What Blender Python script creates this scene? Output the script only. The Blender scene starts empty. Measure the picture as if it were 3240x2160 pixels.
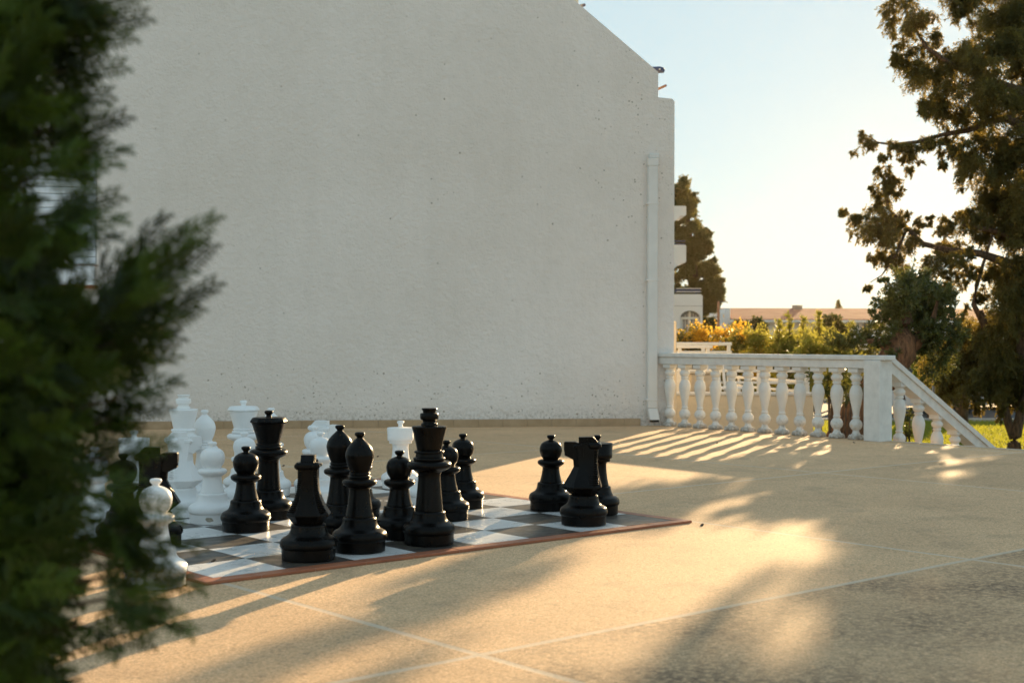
import bpy, bmesh, math, random
import numpy as np
from mathutils import Vector, Matrix
PI = math.pi
S = bpy.context.scene
COL = S.collection

# ------------------------------------------------------------------ camera
CAM_H = 1.14
FPX = 4259.0                     # focal length in photograph pixels (3240 wide)
cam_d = bpy.data.cameras.new("camera")
cam = bpy.data.objects.new("camera", cam_d)
COL.objects.link(cam)
cam_d.sensor_width = 36.0
cam_d.lens = 36.0 * FPX / 3240.0
cam_d.clip_start = 0.05
cam_d.clip_end = 3000
_roll = math.radians(-0.144)
cam.matrix_world = Matrix.Translation((0, 0, CAM_H)) @ Matrix.Rotation(math.radians(90.0 - 0.024), 4, 'X') @ Matrix.Rotation(-_roll, 4, 'Z')
cam_d.dof.use_dof = True
cam_d.dof.focus_distance = 9.5
cam_d.dof.aperture_fstop = 3.4
S.camera = cam

# ------------------------------------------------------------------ light
SUN_AZ = 21.0      # degrees to the right of the viewing direction (+y)
SUN_EL = 11.2
EXPOSURE = 1.74
SKY_TINT = (0.885, 1.05, 1.07)
SKY_POW = (0.25, 0.25, 0.25)
w = bpy.data.worlds.new("World")
S.world = w
w.use_nodes = True
nt = w.node_tree
bg = nt.nodes["Background"]
sky = nt.nodes.new("ShaderNodeTexSky")
sky.sky_type = 'NISHITA'
sky.sun_disc = False
sky.sun_elevation = math.radians(SUN_EL)
sky.sun_rotation = math.radians(SUN_AZ)
sky.altitude = 0
sky.air_density = 1.0
sky.dust_density = 0.1
sky.ozone_density = 1.6
def _vm(op, a, b):
    n_ = nt.nodes.new('ShaderNodeVectorMath'); n_.operation = op
    for i_, v_ in enumerate((a, b)):
        if isinstance(v_, bpy.types.NodeSocket): nt.links.new(v_, n_.inputs[i_])
        else: n_.inputs[i_].default_value = v_
    return n_.outputs[0]
# sky colours flattened by a power curve to lift the shade, then tinted slightly cool
_s = nt.nodes.new('ShaderNodeSeparateColor'); nt.links.new(sky.outputs[0], _s.inputs[0])
_m = nt.nodes.new('ShaderNodeCombineColor')
for i_ in range(3):
    p_ = nt.nodes.new('ShaderNodeMath'); p_.operation = 'POWER'; p_.inputs[1].default_value = SKY_POW[i_]
    nt.links.new(_s.outputs[i_], p_.inputs[0]); nt.links.new(p_.outputs[0], _m.inputs[i_])
_c = _vm('MULTIPLY', _m.outputs[0], SKY_TINT)
nt.links.new(_c, bg.inputs[0])
bg.inputs[1].default_value = 0.15
sd = bpy.data.lights.new("sun", 'SUN')
sd.energy = 3.6
sd.angle = math.radians(0.5)
sd.color = (1.0, 0.71, 0.38)
sun = bpy.data.objects.new("sun", sd)
COL.objects.link(sun)
az, el = math.radians(SUN_AZ), math.radians(SUN_EL)
sdir = Vector((math.sin(az) * math.cos(el), math.cos(az) * math.cos(el), math.sin(el)))
sun.rotation_euler = sdir.to_track_quat('Z', 'Y').to_euler()
sun.location = sdir * 60
S.view_settings.view_transform = 'Standard'
S.view_settings.look = 'None'
S.view_settings.exposure = EXPOSURE
S.view_settings.gamma = 1.0
S.view_settings.use_curve_mapping = False
S.render.engine = 'CYCLES'
S.cycles.max_bounces = 8
S.cycles.transparent_max_bounces = 8

# ------------------------------------------------------------------ helpers
def at(px, py, D):
    """world point seen at photograph pixel (px,py) at distance D along +y"""
    return Vector(((px - 1620) * D / FPX, D, CAM_H - (py - 1080) * D / FPX))

def link(o, parent=None):
    COL.objects.link(o)
    if parent is not None: o.parent = parent
    return o

def tag(o, label=None, cat=None, group=None, kind=None):
    if label: o['label'] = label
    if cat: o['category'] = cat
    if group: o['group'] = group
    if kind: o['kind'] = kind
    return o

def thing(name, label, cat, loc=(0, 0, 0), rz=0, group=None):
    o = bpy.data.objects.new(name, None)
    o.empty_display_size = 0.1
    COL.objects.link(o)
    o.location = loc
    o.rotation_euler = (0, 0, rz)
    return tag(o, label, cat, group)

def mesh_obj(name, verts, faces, mats, parent=None, smooth=False, midx=None):
    me = bpy.data.meshes.new(name)
    me.from_pydata([tuple(v) for v in verts], [], faces)
    if not isinstance(mats, (list, tuple)): mats = [mats]
    for m in mats: me.materials.append(m)
    if midx is not None: me.polygons.foreach_set('material_index', midx)
    if smooth: me.polygons.foreach_set('use_smooth', [True] * len(me.polygons))
    me.update()
    return link(bpy.data.objects.new(name, me), parent)

def bm_obj(name, bm, mats, parent=None, smooth=False, autosmooth=None):
    me = bpy.data.meshes.new(name)
    bmesh.ops.recalc_face_normals(bm, faces=bm.faces)
    if autosmooth is not None:
        for e in bm.edges:
            if len(e.link_faces) == 2:
                e.smooth = e.calc_face_angle(0) < math.radians(autosmooth)
        for f in bm.faces: f.smooth = True
    bm.to_mesh(me); bm.free()
    if not isinstance(mats, (list, tuple)): mats = [mats]
    for m in mats: me.materials.append(m)
    if smooth: me.polygons.foreach_set('use_smooth', [True] * len(me.polygons))
    return link(bpy.data.objects.new(name, me), parent)

def add_box(bm, x0, x1, y0, y1, z0, z1, bev=0.0, mi=0, rot=0.0, seg=1):
    cx, cy, cz = (x0 + x1) / 2, (y0 + y1) / 2, (z0 + z1) / 2
    r = bmesh.ops.create_cube(bm, size=1.0)
    vs = r['verts']
    for v in vs:
        v.co = Vector((v.co.x * (x1 - x0), v.co.y * (y1 - y0), v.co.z * (z1 - z0)))
    if bev > 0:
        es = list({e for v in vs for e in v.link_edges})
        rr = bmesh.ops.bevel(bm, geom=es, offset=bev, segments=seg, affect='EDGES', profile=0.6)
        vs = list({v for f in rr['faces'] for v in f.verts} | {v for v in vs if v.is_valid})
    M = Matrix.Translation((cx, cy, cz)) @ Matrix.Rotation(rot, 4, 'Z')
    for v in vs: v.co = M @ v.co
    for f in {f for v in vs for f in v.link_faces}: f.material_index = mi
    return vs

def add_prism(bm, poly, z0, z1, mi=0):
    a = [bm.verts.new((p[0], p[1], z0)) for p in poly]
    b = [bm.verts.new((p[0], p[1], z1)) for p in poly]
    n = len(poly)
    fs = [bm.faces.new(a[::-1]), bm.faces.new(b)]
    for i in range(n):
        fs.append(bm.faces.new((a[i], a[(i + 1) % n], b[(i + 1) % n], b[i])))
    for f in fs: f.material_index = mi
    return a + b

def add_tube(bm, pts, rad, seg=8, mi=0, caps=True):
    pts = [Vector(p) for p in pts]
    if not hasattr(rad, '__len__'): rad = [rad] * len(pts)
    rings = []
    up = Vector((0, 0, 1))
    for i, p in enumerate(pts):
        d = (pts[min(i + 1, len(pts) - 1)] - pts[max(i - 1, 0)]).normalized()
        a = d.cross(up)
        if a.length < 0.05: a = d.cross(Vector((1, 0, 0)))
        a.normalize(); b = d.cross(a).normalized()
        rings.append([bm.verts.new(p + (a * math.cos(2 * PI * k / seg) + b * math.sin(2 * PI * k / seg)) * rad[i]) for k in range(seg)])
    for i in range(len(rings) - 1):
        for k in range(seg):
            f = bm.faces.new((rings[i][k], rings[i][(k + 1) % seg], rings[i + 1][(k + 1) % seg], rings[i + 1][k]))
            f.material_index = mi; f.smooth = True
    if caps:
        for rg in (rings[0], rings[-1]):
            f = bm.faces.new(rg); f.material_index = mi

def catmull(prof, n=4):
    out = []
    for i in range(len(prof) - 1):
        p1, p2 = prof[i], prof[i + 1]
        if len(p1) > 2 and len(p2) > 2 or (len(p1) > 2):  # third entry = sharp corner: straight from here
            out.append(p1[:2]); continue
        p0 = prof[i - 1] if i > 0 else p1
        p3 = prof[i + 2] if i + 2 < len(prof) else p2
        for k in range(n):
            t = k / n
            out.append(tuple(0.5 * ((2 * p1[j]) + (-p0[j] + p2[j]) * t + (2 * p0[j] - 5 * p1[j] + 4 * p2[j] - p3[j]) * t * t + (-p0[j] + 3 * p1[j] - 3 * p2[j] + p3[j]) * t ** 3) for j in (0, 1)))
    out.append(prof[-1][:2])
    return [(max(r, 0.0005), z) for r, z in out]

def add_lathe(bm, prof, seg=40, mi=0, n=4, raw=False):
    pr = prof if raw else catmull(prof, n)
    rings = []
    for r, z in pr:
        rings.append([bm.verts.new((r * math.cos(2 * PI * k / seg), r * math.sin(2 * PI * k / seg), z)) for k in range(seg)])
    for i in range(len(rings) - 1):
        for k in range(seg):
            f = bm.faces.new((rings[i][k], rings[i][(k + 1) % seg], rings[i + 1][(k + 1) % seg], rings[i + 1][k]))
            f.material_index = mi
    bm.faces.new(rings[0][::-1]).material_index = mi
    bm.faces.new(rings[-1]).material_index = mi

def np_mesh(name, V, nv, mat, parent=None, tones=None):
    """V: (N*nv,3) vertices of N separate n-gons"""
    V = np.asarray(V, dtype=np.float32).reshape(-1, 3)
    N = len(V) // nv
    me = bpy.data.meshes.new(name)
    me.vertices.add(len(V)); me.vertices.foreach_set('co', V.ravel())
    me.loops.add(N * nv); me.loops.foreach_set('vertex_index', np.arange(N * nv, dtype=np.int32))
    me.polygons.add(N); me.polygons.foreach_set('loop_start', np.arange(0, N * nv, nv, dtype=np.int32))
    try: me.polygons.foreach_set('loop_total', np.full(N, nv, dtype=np.int32))
    except Exception: pass
    if tones is not None:
        a = me.attributes.new('tone', 'FLOAT', 'FACE')
        a.data.foreach_set('value', np.asarray(tones, dtype=np.float32))
    me.materials.append(mat)
    me.update(calc_edges=True)
    me.validate()
    return link(bpy.data.objects.new(name, me), parent)

# ------------------------------------------------------------------ materials
def new_mat(name):
    m = bpy.data.materials.new(name); m.use_nodes = True
    t = m.node_tree
    return m, t, t.nodes['Principled BSDF']
def nd(t, kind, **kw):
    n = t.nodes.new(kind)
    for k, v in kw.items():
        if k in ('operation', 'blend_type', 'data_type', 'noise_dimensions', 'feature', 'attribute_name', 'interpolation_type', 'distance'): setattr(n, k, v)
        else: n.inputs[k].default_value = v
    return n
def noise(t, vec, scale, detail=4, rough=0.55):
    n = t.nodes.new('ShaderNodeTexNoise')
    n.inputs['Scale'].default_value = scale; n.inputs['Detail'].default_value = detail; n.inputs['Roughness'].default_value = rough
    if vec is not None: t.links.new(vec, n.inputs['Vector'])
    return n.outputs[0]
def ramp(t, fac, stops):
    r = t.nodes.new('ShaderNodeValToRGB')
    e = r.color_ramp.elements
    while len(e) < len(stops): e.new(0.5)
    for i, (p, c) in enumerate(stops):
        e[i].position = p; e[i].color = (c, c, c, 1) if not hasattr(c, '__len__') else (*c, 1)
    t.links.new(fac, r.inputs[0])
    return r.outputs[0]
def mixc(t, fac, a, b, mode='MIX'):
    m = t.nodes.new('ShaderNodeMix'); m.data_type = 'RGBA'; m.blend_type = mode
    for sock, v in ((m.inputs[0], fac), (m.inputs[6], a), (m.inputs[7], b)):
        if hasattr(v, 'is_linked') or isinstance(v, bpy.types.NodeSocket): t.links.new(v, sock)
        elif hasattr(v, '__len__'): sock.default_value = (*v, 1)
        else: sock.default_value = v
    return m.outputs[2]
def mth(t, op, a, b=None, clamp=False):
    m = t.nodes.new('ShaderNodeMath'); m.operation = op; m.use_clamp = clamp
    for i, v in enumerate((a, b)):
        if v is None: continue
        if isinstance(v, bpy.types.NodeSocket): t.links.new(v, m.inputs[i])
        else: m.inputs[i].default_value = v
    return m.outputs[0]
def coords(t, kind='Object'):
    return t.nodes.new('ShaderNodeTexCoord').outputs[kind]
def bump(t, p, h, strength=0.3, dist=0.01):
    b = t.nodes.new('ShaderNodeBump'); b.inputs['Strength'].default_value = strength; b.inputs['Distance'].default_value = dist
    t.links.new(h, b.inputs['Height']); t.links.new(b.outputs[0], p.inputs['Normal'])
    return b
def simple(name, col, rough=0.6, var=0.12, scale=6, metal=0, bmp=0.0, bscale=40, spec=0.5):
    m, t, p = new_mat(name)
    c = coords(t)
    n = noise(t, c, scale, 5)
    dark = tuple(x * (1 - var) for x in col); lite = tuple(min(1, x * (1 + var)) for x in col)
    t.links.new(ramp(t, n, [(0.3, dark), (0.7, lite)]), p.inputs['Base Color'])
    p.inputs['Roughness'].default_value = rough; p.inputs['Metallic'].default_value = metal
    p.inputs['Specular IOR Level'].default_value = spec
    if bmp: bump(t, p, noise(t, c, bscale, 5), bmp)
    return m

def sepz(t, c):
    s = t.nodes.new('ShaderNodeSeparateXYZ'); t.links.new(c, s.inputs[0]); return s.outputs

def plaster(name, col, stains=True, bstr=0.55):
    m, t, p = new_mat(name)
    c = coords(t)
    X, Y, Z = sepz(t, c)
    big = noise(t, c, 0.45, 6, 0.6)
    base = ramp(t, big, [(0.32, tuple(x * k_ for x, k_ in zip(col, (0.90, 0.885, 0.86)))), (0.68, col)])
    if stains:
        mp_ = t.nodes.new('ShaderNodeMapping'); mp_.inputs['Scale'].default_value = (3.2, 3.2, 0.22); t.links.new(c, mp_.inputs[0])
        streak = ramp(t, noise(t, mp_.outputs[0], 1.0, 5, 0.6), [(0.52, 0.0), (0.75, 1.0)])
        base = mixc(t, mth(t, 'MULTIPLY', streak, 0.07), base, (0.48, 0.43, 0.36))
        mott = ramp(t, noise(t, c, 6.0, 6, 0.7), [(0.35, 1.0), (0.55, 0.0)])
        base = mixc(t, mth(t, 'MULTIPLY', mott, 0.10), base, (0.55, 0.50, 0.44))
    if stains:
        # scattered specks everywhere, many more near the ground and under the coping at the right
        v = t.nodes.new('ShaderNodeTexVoronoi'); v.inputs['Scale'].default_value = 24; t.links.new(c, v.inputs['Vector'])
        rnd = t.nodes.new('ShaderNodeSeparateColor'); t.links.new(v.outputs['Color'], rnd.inputs[0])
        dens_low = mth(t, 'MULTIPLY', mth(t, 'SUBTRACT', 0.85, Z, True), 1.5)
        patch = ramp(t, noise(t, c, 1.7, 6, 0.7), [(0.45, 0.0), (0.62, 1.0)])
        dens_low = mth(t, 'MULTIPLY', dens_low, mth(t, 'ADD', mth(t, 'MULTIPLY', patch, 0.9), 0.15))
        xr = mth(t, 'MULTIPLY', mth(t, 'SUBTRACT', X, 4.6, True), 0.85)
        zr = mth(t, 'MULTIPLY', mth(t, 'SUBTRACT', Z, 2.6, True), 0.30)
        dens_r = mth(t, 'MULTIPLY', mth(t, 'MULTIPLY', mth(t, 'MULTIPLY', xr, mth(t, 'ADD', zr, 0.10)), patch), 2.2)
        thr = mth(t, 'ADD', mth(t, 'ADD', dens_low, dens_r), mth(t, 'ADD', 0.006, mth(t, 'MULTIPLY', ramp(t, noise(t, c, 0.9, 4), [(0.56, 0.0), (0.66, 1.0)]), 0.07)))
        pick = mth(t, 'LESS_THAN', rnd.outputs[0], thr)
        dist = mth(t, 'ADD', v.outputs['Distance'], mth(t, 'MULTIPLY', noise(t, c, 50, 3), 0.5))
        dot = mth(t, 'LESS_THAN', dist, mth(t, 'ADD', 0.38, mth(t, 'MULTIPLY', rnd.outputs[1], 0.16)))
        spk = mth(t, 'MULTIPLY', mth(t, 'MULTIPLY', pick, dot), mth(t, 'ADD', 0.25, mth(t, 'MULTIPLY', rnd.outputs[2], 0.5)))
        base = mixc(t, spk, base, (0.24, 0.19, 0.13))
        v2 = t.nodes.new('ShaderNodeTexVoronoi'); v2.inputs['Scale'].default_value = 11; t.links.new(c, v2.inputs['Vector'])
        rn2 = t.nodes.new('ShaderNodeSeparateColor'); t.links.new(v2.outputs['Color'], rn2.inputs[0])
        s2 = mth(t, 'MULTIPLY', mth(t, 'LESS_THAN', rn2.outputs[0], 0.010), mth(t, 'LESS_THAN', v2.outputs['Distance'], 0.09))
        base = mixc(t, mth(t, 'MULTIPLY', s2, 0.8), base, (0.10, 0.09, 0.08))
        # soft grime band just above the skirting
        gr = mth(t, 'MULTIPLY', mth(t, 'MULTIPLY', mth(t, 'SUBTRACT', 0.30, Z, True), 2.2), ramp(t, noise(t, c, 24, 7, 0.8), [(0.47, 0.0), (0.56, 1.0)]), True)
        base = mixc(t, gr, base, (0.24, 0.19, 0.13))
    t.links.new(base, p.inputs['Base Color'])
    p.inputs['Roughness'].default_value = 0.9; p.inputs['Specular IOR Level'].default_value = 0.25
    h = mth(t, 'ADD', noise(t, c, 16, 5, 0.6), mth(t, 'MULTIPLY', noise(t, c, 42, 4, 0.6), 0.45))
    bump(t, p, h, bstr, 0.045)
    return m

M = {}
M['wall'] = plaster('rough_plaster', (0.92, 0.85, 0.80), bstr=0.6)
M['wall2'] = plaster('cream_plaster', (0.80, 0.70, 0.54), stains=False, bstr=0.25)
M['whitewall'] = plaster('white_render', (0.82, 0.82, 0.82), stains=False, bstr=0.15)
M['whitepaint'] = simple('white_paint', (0.80, 0.78, 0.74), 0.55, 0.06, 5, bmp=0.08)
M['pvc'] = simple('gutter_enamel', (0.76, 0.735, 0.70), 0.45, 0.05, 4)
M['dark'] = simple('dark_void', (0.02, 0.018, 0.016), 0.8)
M['cap'] = simple('painted_masonry', (0.74, 0.73, 0.70), 0.8, 0.10, 9, bmp=0.25, bscale=60)

def stone_stained():
    m, t, p = new_mat('baluster_paint')
    c = coords(t); X, Y, Z = sepz(t, c)
    oi = t.nodes.new('ShaderNodeObjectInfo')
    off = t.nodes.new('ShaderNodeVectorMath'); off.operation = 'ADD'
    cmb = t.nodes.new('ShaderNodeCombineXYZ'); t.links.new(mth(t, 'MULTIPLY', oi.outputs['Random'], 37.0), cmb.inputs[0])
    t.links.new(c, off.inputs[0]); t.links.new(cmb.outputs[0], off.inputs[1]); cc = off.outputs[0]
    base = ramp(t, noise(t, cc, 7, 5), [(0.3, (0.70, 0.68, 0.64)), (0.7, (0.80, 0.78, 0.74))])
    low = mth(t, 'MULTIPLY', mth(t, 'SUBTRACT', 0.30, Z, True), 3.4)
    grime = mth(t, 'MULTIPLY', low, ramp(t, noise(t, cc, 28, 6, 0.7), [(0.50, 0.0), (0.62, 1.0)]), True)
    base = mixc(t, grime, base, (0.36, 0.32, 0.26))
    foot = mth(t, 'MULTIPLY', mth(t, 'SUBTRACT', 0.075, Z, True), 16, True)
    foot = mth(t, 'MULTIPLY', foot, ramp(t, noise(t, cc, 22, 5, 0.7), [(0.36, 0.0), (0.52, 1.0)]), True)
    base = mixc(t, foot, base, (0.33, 0.28, 0.22))
    t.links.new(base, p.inputs['Base Color']); p.inputs['Roughness'].default_value = 0.75
    bump(t, p, noise(t, cc, 60, 5), 0.25, 0.006)
    return m
M['baluster'] = stone_stained()

def floor_mat():
    m, t, p = new_mat('washed_aggregate_paving')
    c = coords(t); X, Y, Z = sepz(t, c)
    fine = noise(t, c, 115, 6, 0.75)
    mid = noise(t, c, 38, 5, 0.7)
    big = noise(t, c, 0.9, 5, 0.6)
    v = t.nodes.new('ShaderNodeTexVoronoi'); v.inputs['Scale'].default_value = 120; t.links.new(c, v.inputs['Vector'])
    sp = t.nodes.new('ShaderNodeSeparateColor'); t.links.new(v.outputs['Color'], sp.inputs[0])
    base = ramp(t, sp.outputs[0], [(0.0, (0.25, 0.19, 0.13)), (0.25, (0.50, 0.41, 0.30)), (0.7, (0.60, 0.50, 0.38)), (1.0, (0.78, 0.70, 0.58))])
    base = mixc(t, 0.5, base, ramp(t, fine, [(0.35, (0.30, 0.235, 0.165)), (0.65, (0.72, 0.62, 0.48))]))
    pits = ramp(t, mid, [(0.30, 1.0), (0.40, 0.0)])
    wear = ramp(t, big, [(0.35, 1.0), (0.65, 0.25)])
    base = mixc(t, mth(t, 'MULTIPLY', mth(t, 'MULTIPLY', pits, wear), 0.75), base, (0.16, 0.12, 0.085))
    base = mixc(t, mth(t, 'MULTIPLY', wear, 0.30), base, (0.26, 0.19, 0.13))
    base = mixc(t, 1.0, base, (1.55, 1.22, 0.92), 'MULTIPLY')
    base = mixc(t, mth(t, 'MULTIPLY', ramp(t, noise(t, c, 60, 8, 0.85), [(0.50, 0.0), (0.60, 1.0)]), 0.50), base, (0.17, 0.12, 0.08))
    pit = ramp(t, noise(t, c, 17, 8, 0.8), [(0.33, 1.0), (0.45, 0.0)])
    base = mixc(t, mth(t, 'MULTIPLY', pit, mth(t, 'ADD', 0.35, mth(t, 'MULTIPLY', wear, 0.5))), base, (0.22, 0.155, 0.11))
    # slab next to the camera at the right is coarser and dirtier
    coarse = mth(t, 'MULTIPLY', mth(t, 'LESS_THAN', Y, -4.94 * 0.4), mth(t, 'GREATER_THAN', X, 0.0))
    grit = ramp(t, noise(t, c, 26, 6, 0.8), [(0.42, 0.0), (0.56, 1.0)])
    dirt = ramp(t, noise(t, c, 1.4, 5, 0.6), [(0.40, 0.15), (0.66, 1.0)])
    base = mixc(t, mth(t, 'MULTIPLY', coarse, mth(t, 'MULTIPLY', grit, mth(t, 'MULTIPLY', dirt, 0.9))), base, (0.17, 0.11, 0.07))
    cell = t.nodes.new('ShaderNodeVectorMath'); cell.operation = 'FLOOR'
    sc_ = t.nodes.new('ShaderNodeVectorMath'); sc_.operation = 'MULTIPLY_ADD'; sc_.inputs[1].default_value = (0.2990, 0.2985, 0.0); sc_.inputs[2].default_value = (-0.0036, 0.59, 0.0)
    t.links.new(c, sc_.inputs[0]); t.links.new(sc_.outputs[0], cell.inputs[0])
    wn_ = t.nodes.new('ShaderNodeTexWhiteNoise'); t.links.new(cell.outputs[0], wn_.inputs[0])
    slab = mth(t, 'ADD', 0.90, mth(t, 'MULTIPLY', wn_.outputs[0], 0.16))
    cs_ = t.nodes.new('ShaderNodeCombineColor')
    for q_ in range(3): t.links.new(slab, cs_.inputs[q_])
    base = mixc(t, 1.0, base, cs_.outputs[0], 'MULTIPLY')
    stn = ramp(t, noise(t, c, 2.3, 7, 0.7), [(0.52, 0.0), (0.66, 1.0)])
    base = mixc(t, mth(t, 'MULTIPLY', stn, 0.28), base, (0.27, 0.19, 0.13))
    # joints : light mortar lines of the 3.3 m slab grid
    j = None
    wob = mth(t, 'MULTIPLY', mth(t, 'SUBTRACT', noise(t, c, 3.0, 4), 0.5), 0.012)
    for sock, vals in ((X, (-3.31, 0.012, 3.35, 6.61, 9.95)), (Y, (-5.33, -1.976, 1.372, 4.74, 8.1))):
        for q in vals:
            d = mth(t, 'ABSOLUTE', mth(t, 'ADD', mth(t, 'SUBTRACT', sock, q), wob))
            k = ramp(t, d, [(0.014, 1.0), (0.021, 0.0)])
            j = k if j is None else mth(t, 'MAXIMUM', j, k)
    base = mixc(t, mth(t, 'MULTIPLY', j, mth(t, 'ADD', 0.40, mth(t, 'MULTIPLY', noise(t, c, 5, 4), 0.55))), base, (0.66, 0.56, 0.44))
    t.links.new(base, p.inputs['Base Color'])
    p.inputs['Roughness'].default_value = 0.8; p.inputs['Specular IOR Level'].default_value = 0.2
    h = mth(t, 'ADD', mth(t, 'MULTIPLY', fine, 0.8), mth(t, 'MULTIPLY', mid, 1.0))
    h = mth(t, 'SUBTRACT', h, mth(t, 'MULTIPLY', j, 0.3))
    bump(t, p, h, 0.5, 0.006)
    return m
M['floor'] = floor_mat()

def tile_mat(name, c0, c1, worn, rough=0.28):
    m, t, p = new_mat(name)
    c = coords(t)
    base = ramp(t, noise(t, c, 5, 6, 0.65), [(0.35, c0), (0.68, c1)])
    if worn:
        mp = t.nodes.new('ShaderNodeMapping'); mp.inputs['Scale'].default_value = (3, 11, 1); mp.inputs['Rotation'].default_value = (0, 0, 0.6); t.links.new(c, mp.inputs[0])
        wv = ramp(t, noise(t, mp.outputs[0], 1.6, 8, 0.72), [(0.50, 0.0), (0.64, 1.0)])
        base = mixc(t, mth(t, 'MULTIPLY', wv, worn), base, (0.22, 0.18, 0.12))
    t.links.new(base, p.inputs['Base Color'])
    r = ramp(t, noise(t, c, 9, 5), [(0.3, rough), (0.7, rough + 0.22)])
    t.links.new(r, p.inputs['Roughness'])
    bump(t, p, noise(t, c, 18, 5), 0.08, 0.004)
    return m
M['tile_w'] = tile_mat('white_board_tile', (0.66, 0.65, 0.64), (0.80, 0.79, 0.77), 0, 0.2)
M['tile_b'] = tile_mat('charcoal_board_tile', (0.040, 0.034, 0.030), (0.070, 0.060, 0.052), 0.55, 0.3)
M['terracotta'] = tile_mat('terracotta_tile', (0.30, 0.095, 0.045), (0.42, 0.15, 0.07), 0, 0.38)
M['grout'] = simple('board_grout', (0.12, 0.10, 0.08), 0.9)
M['grout_l'] = simple('border_grout', (0.55, 0.42, 0.32), 0.9)
M['skirt'] = tile_mat('beige_skirting_tile', (0.40, 0.27, 0.15), (0.50, 0.35, 0.21), 0, 0.5)

def piece_black():
    m, t, p = new_mat('black_plastic')
    c = coords(t)
    oi = t.nodes.new('ShaderNodeObjectInfo')
    base = ramp(t, noise(t, c, 12, 5, 0.7), [(0.35, (0.0022, 0.0022, 0.0023)), (0.75, (0.006, 0.0055, 0.005))])
    dust = ramp(t, noise(t, c, 45, 5, 0.7), [(0.60, 0.0), (0.80, 1.0)])
    base = mixc(t, mth(t, 'MULTIPLY', dust, 0.25), base, (0.09, 0.07, 0.05))
    t.links.new(base, p.inputs['Base Color'])
    t.links.new(ramp(t, noise(t, c, 20, 5), [(0.3, 0.24), (0.7, 0.38)]), p.inputs['Roughness'])
    p.inputs['Specular IOR Level'].default_value = 0.13
    bump(t, p, noise(t, c, 30, 4), 0.06, 0.004)
    return m
M['black'] = piece_black()

def piece_white():
    m, t, p = new_mat('white_plastic')
    c = coords(t); X, Y, Z = sepz(t, c)
    base = ramp(t, noise(t, c, 9, 5, 0.65), [(0.3, (0.88, 0.88, 0.87)), (0.6, (0.945, 0.94, 0.93))])
    sc = ramp(t, noise(t, c, 38, 6, 0.75), [(0.66, 0.0), (0.74, 1.0)])
    base = mixc(t, mth(t, 'MULTIPLY', sc, 0.35), base, (0.38, 0.33, 0.26))
    t.links.new(base, p.inputs['Base Color'])
    p.inputs['Roughness'].default_value = 0.36; p.inputs['Specular IOR Level'].default_value = 0.35
    bump(t, p, noise(t, c, 30, 4), 0.06, 0.004)
    tr = t.nodes.new('ShaderNodeBsdfTranslucent'); tr.inputs['Color'].default_value = (0.95, 0.86, 0.68, 1)
    mx = t.nodes.new('ShaderNodeMixShader'); mx.inputs[0].default_value = 0.05
    t.links.new(p.outputs[0], mx.inputs[1]); t.links.new(tr.outputs[0], mx.inputs[2])
    t.links.new(mx.outputs[0], t.nodes['Material Output'].inputs[0])
    return m
M['white'] = piece_white()
M['chip'] = simple('bare_patch', (0.42, 0.37, 0.29), 0.9, 0.3, 60)

def leaf_mat(name, c0, c1, trans, tcol, rough=0.55, scale=1.5):
    m, t, p = new_mat(name)
    c = coords(t)
    at_ = t.nodes.new('ShaderNodeAttribute'); at_.attribute_name = 'tone'
    f = mth(t, 'ADD', mth(t, 'MULTIPLY', at_.outputs['Fac'], 0.6), mth(t, 'MULTIPLY', noise(t, c, scale, 3), 0.4))
    col = ramp(t, f, [(0.2, c0), (0.8, c1)])
    t.links.new(col, p.inputs['Base Color'])
    p.inputs['Roughness'].default_value = rough; p.inputs['Specular IOR Level'].default_value = 0.4
    tr = t.nodes.new('ShaderNodeBsdfTranslucent')
    t.links.new(mixc(t, 0.6, col, tcol), tr.inputs['Color'])
    mx = t.nodes.new('ShaderNodeMixShader'); mx.inputs[0].default_value = trans
    t.links.new(p.outputs[0], mx.inputs[1]); t.links.new(tr.outputs[0], mx.inputs[2])
    t.links.new(mx.outputs[0], t.nodes['Material Output'].inputs[0])
    return m
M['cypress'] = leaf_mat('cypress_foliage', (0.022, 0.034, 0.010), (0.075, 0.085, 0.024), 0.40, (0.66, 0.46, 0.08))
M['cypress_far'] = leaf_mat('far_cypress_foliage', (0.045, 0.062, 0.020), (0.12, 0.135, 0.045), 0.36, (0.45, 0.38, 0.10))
M['thuja'] = leaf_mat('near_conifer_foliage', (0.006, 0.020, 0.003), (0.085, 0.145, 0.016), 0.38, (0.55, 0.60, 0.04), 0.5, 9)
M['olive'] = leaf_mat('olive_leaves', (0.026, 0.038, 0.011), (0.115, 0.13, 0.036), 0.26, (0.38, 0.36, 0.06), 0.4)
M['oleander'] = leaf_mat('oleander_leaves', (0.06, 0.09, 0.022), (0.24, 0.26, 0.06), 0.55, (0.72, 0.62, 0.10), 0.4)
M['orange'] = leaf_mat('orange_blossom', (0.50, 0.26, 0.02), (0.80, 0.55, 0.07), 0.55, (1.0, 0.62, 0.08), 0.6)
M['shrubgreen'] = leaf_mat('shrub_leaves', (0.05, 0.07, 0.02), (0.17, 0.16, 0.04), 0.4, (0.5, 0.38, 0.06), 0.5)
M['limegreen'] = leaf_mat('lime_leaves', (0.07, 0.12, 0.02), (0.25, 0.28, 0.04), 0.5, (0.7, 0.65, 0.06), 0.5)
M['grass'] = leaf_mat('grass_blades', (0.06, 0.11, 0.015), (0.17, 0.21, 0.03), 0.5, (0.65, 0.62, 0.06), 0.5)
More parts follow.
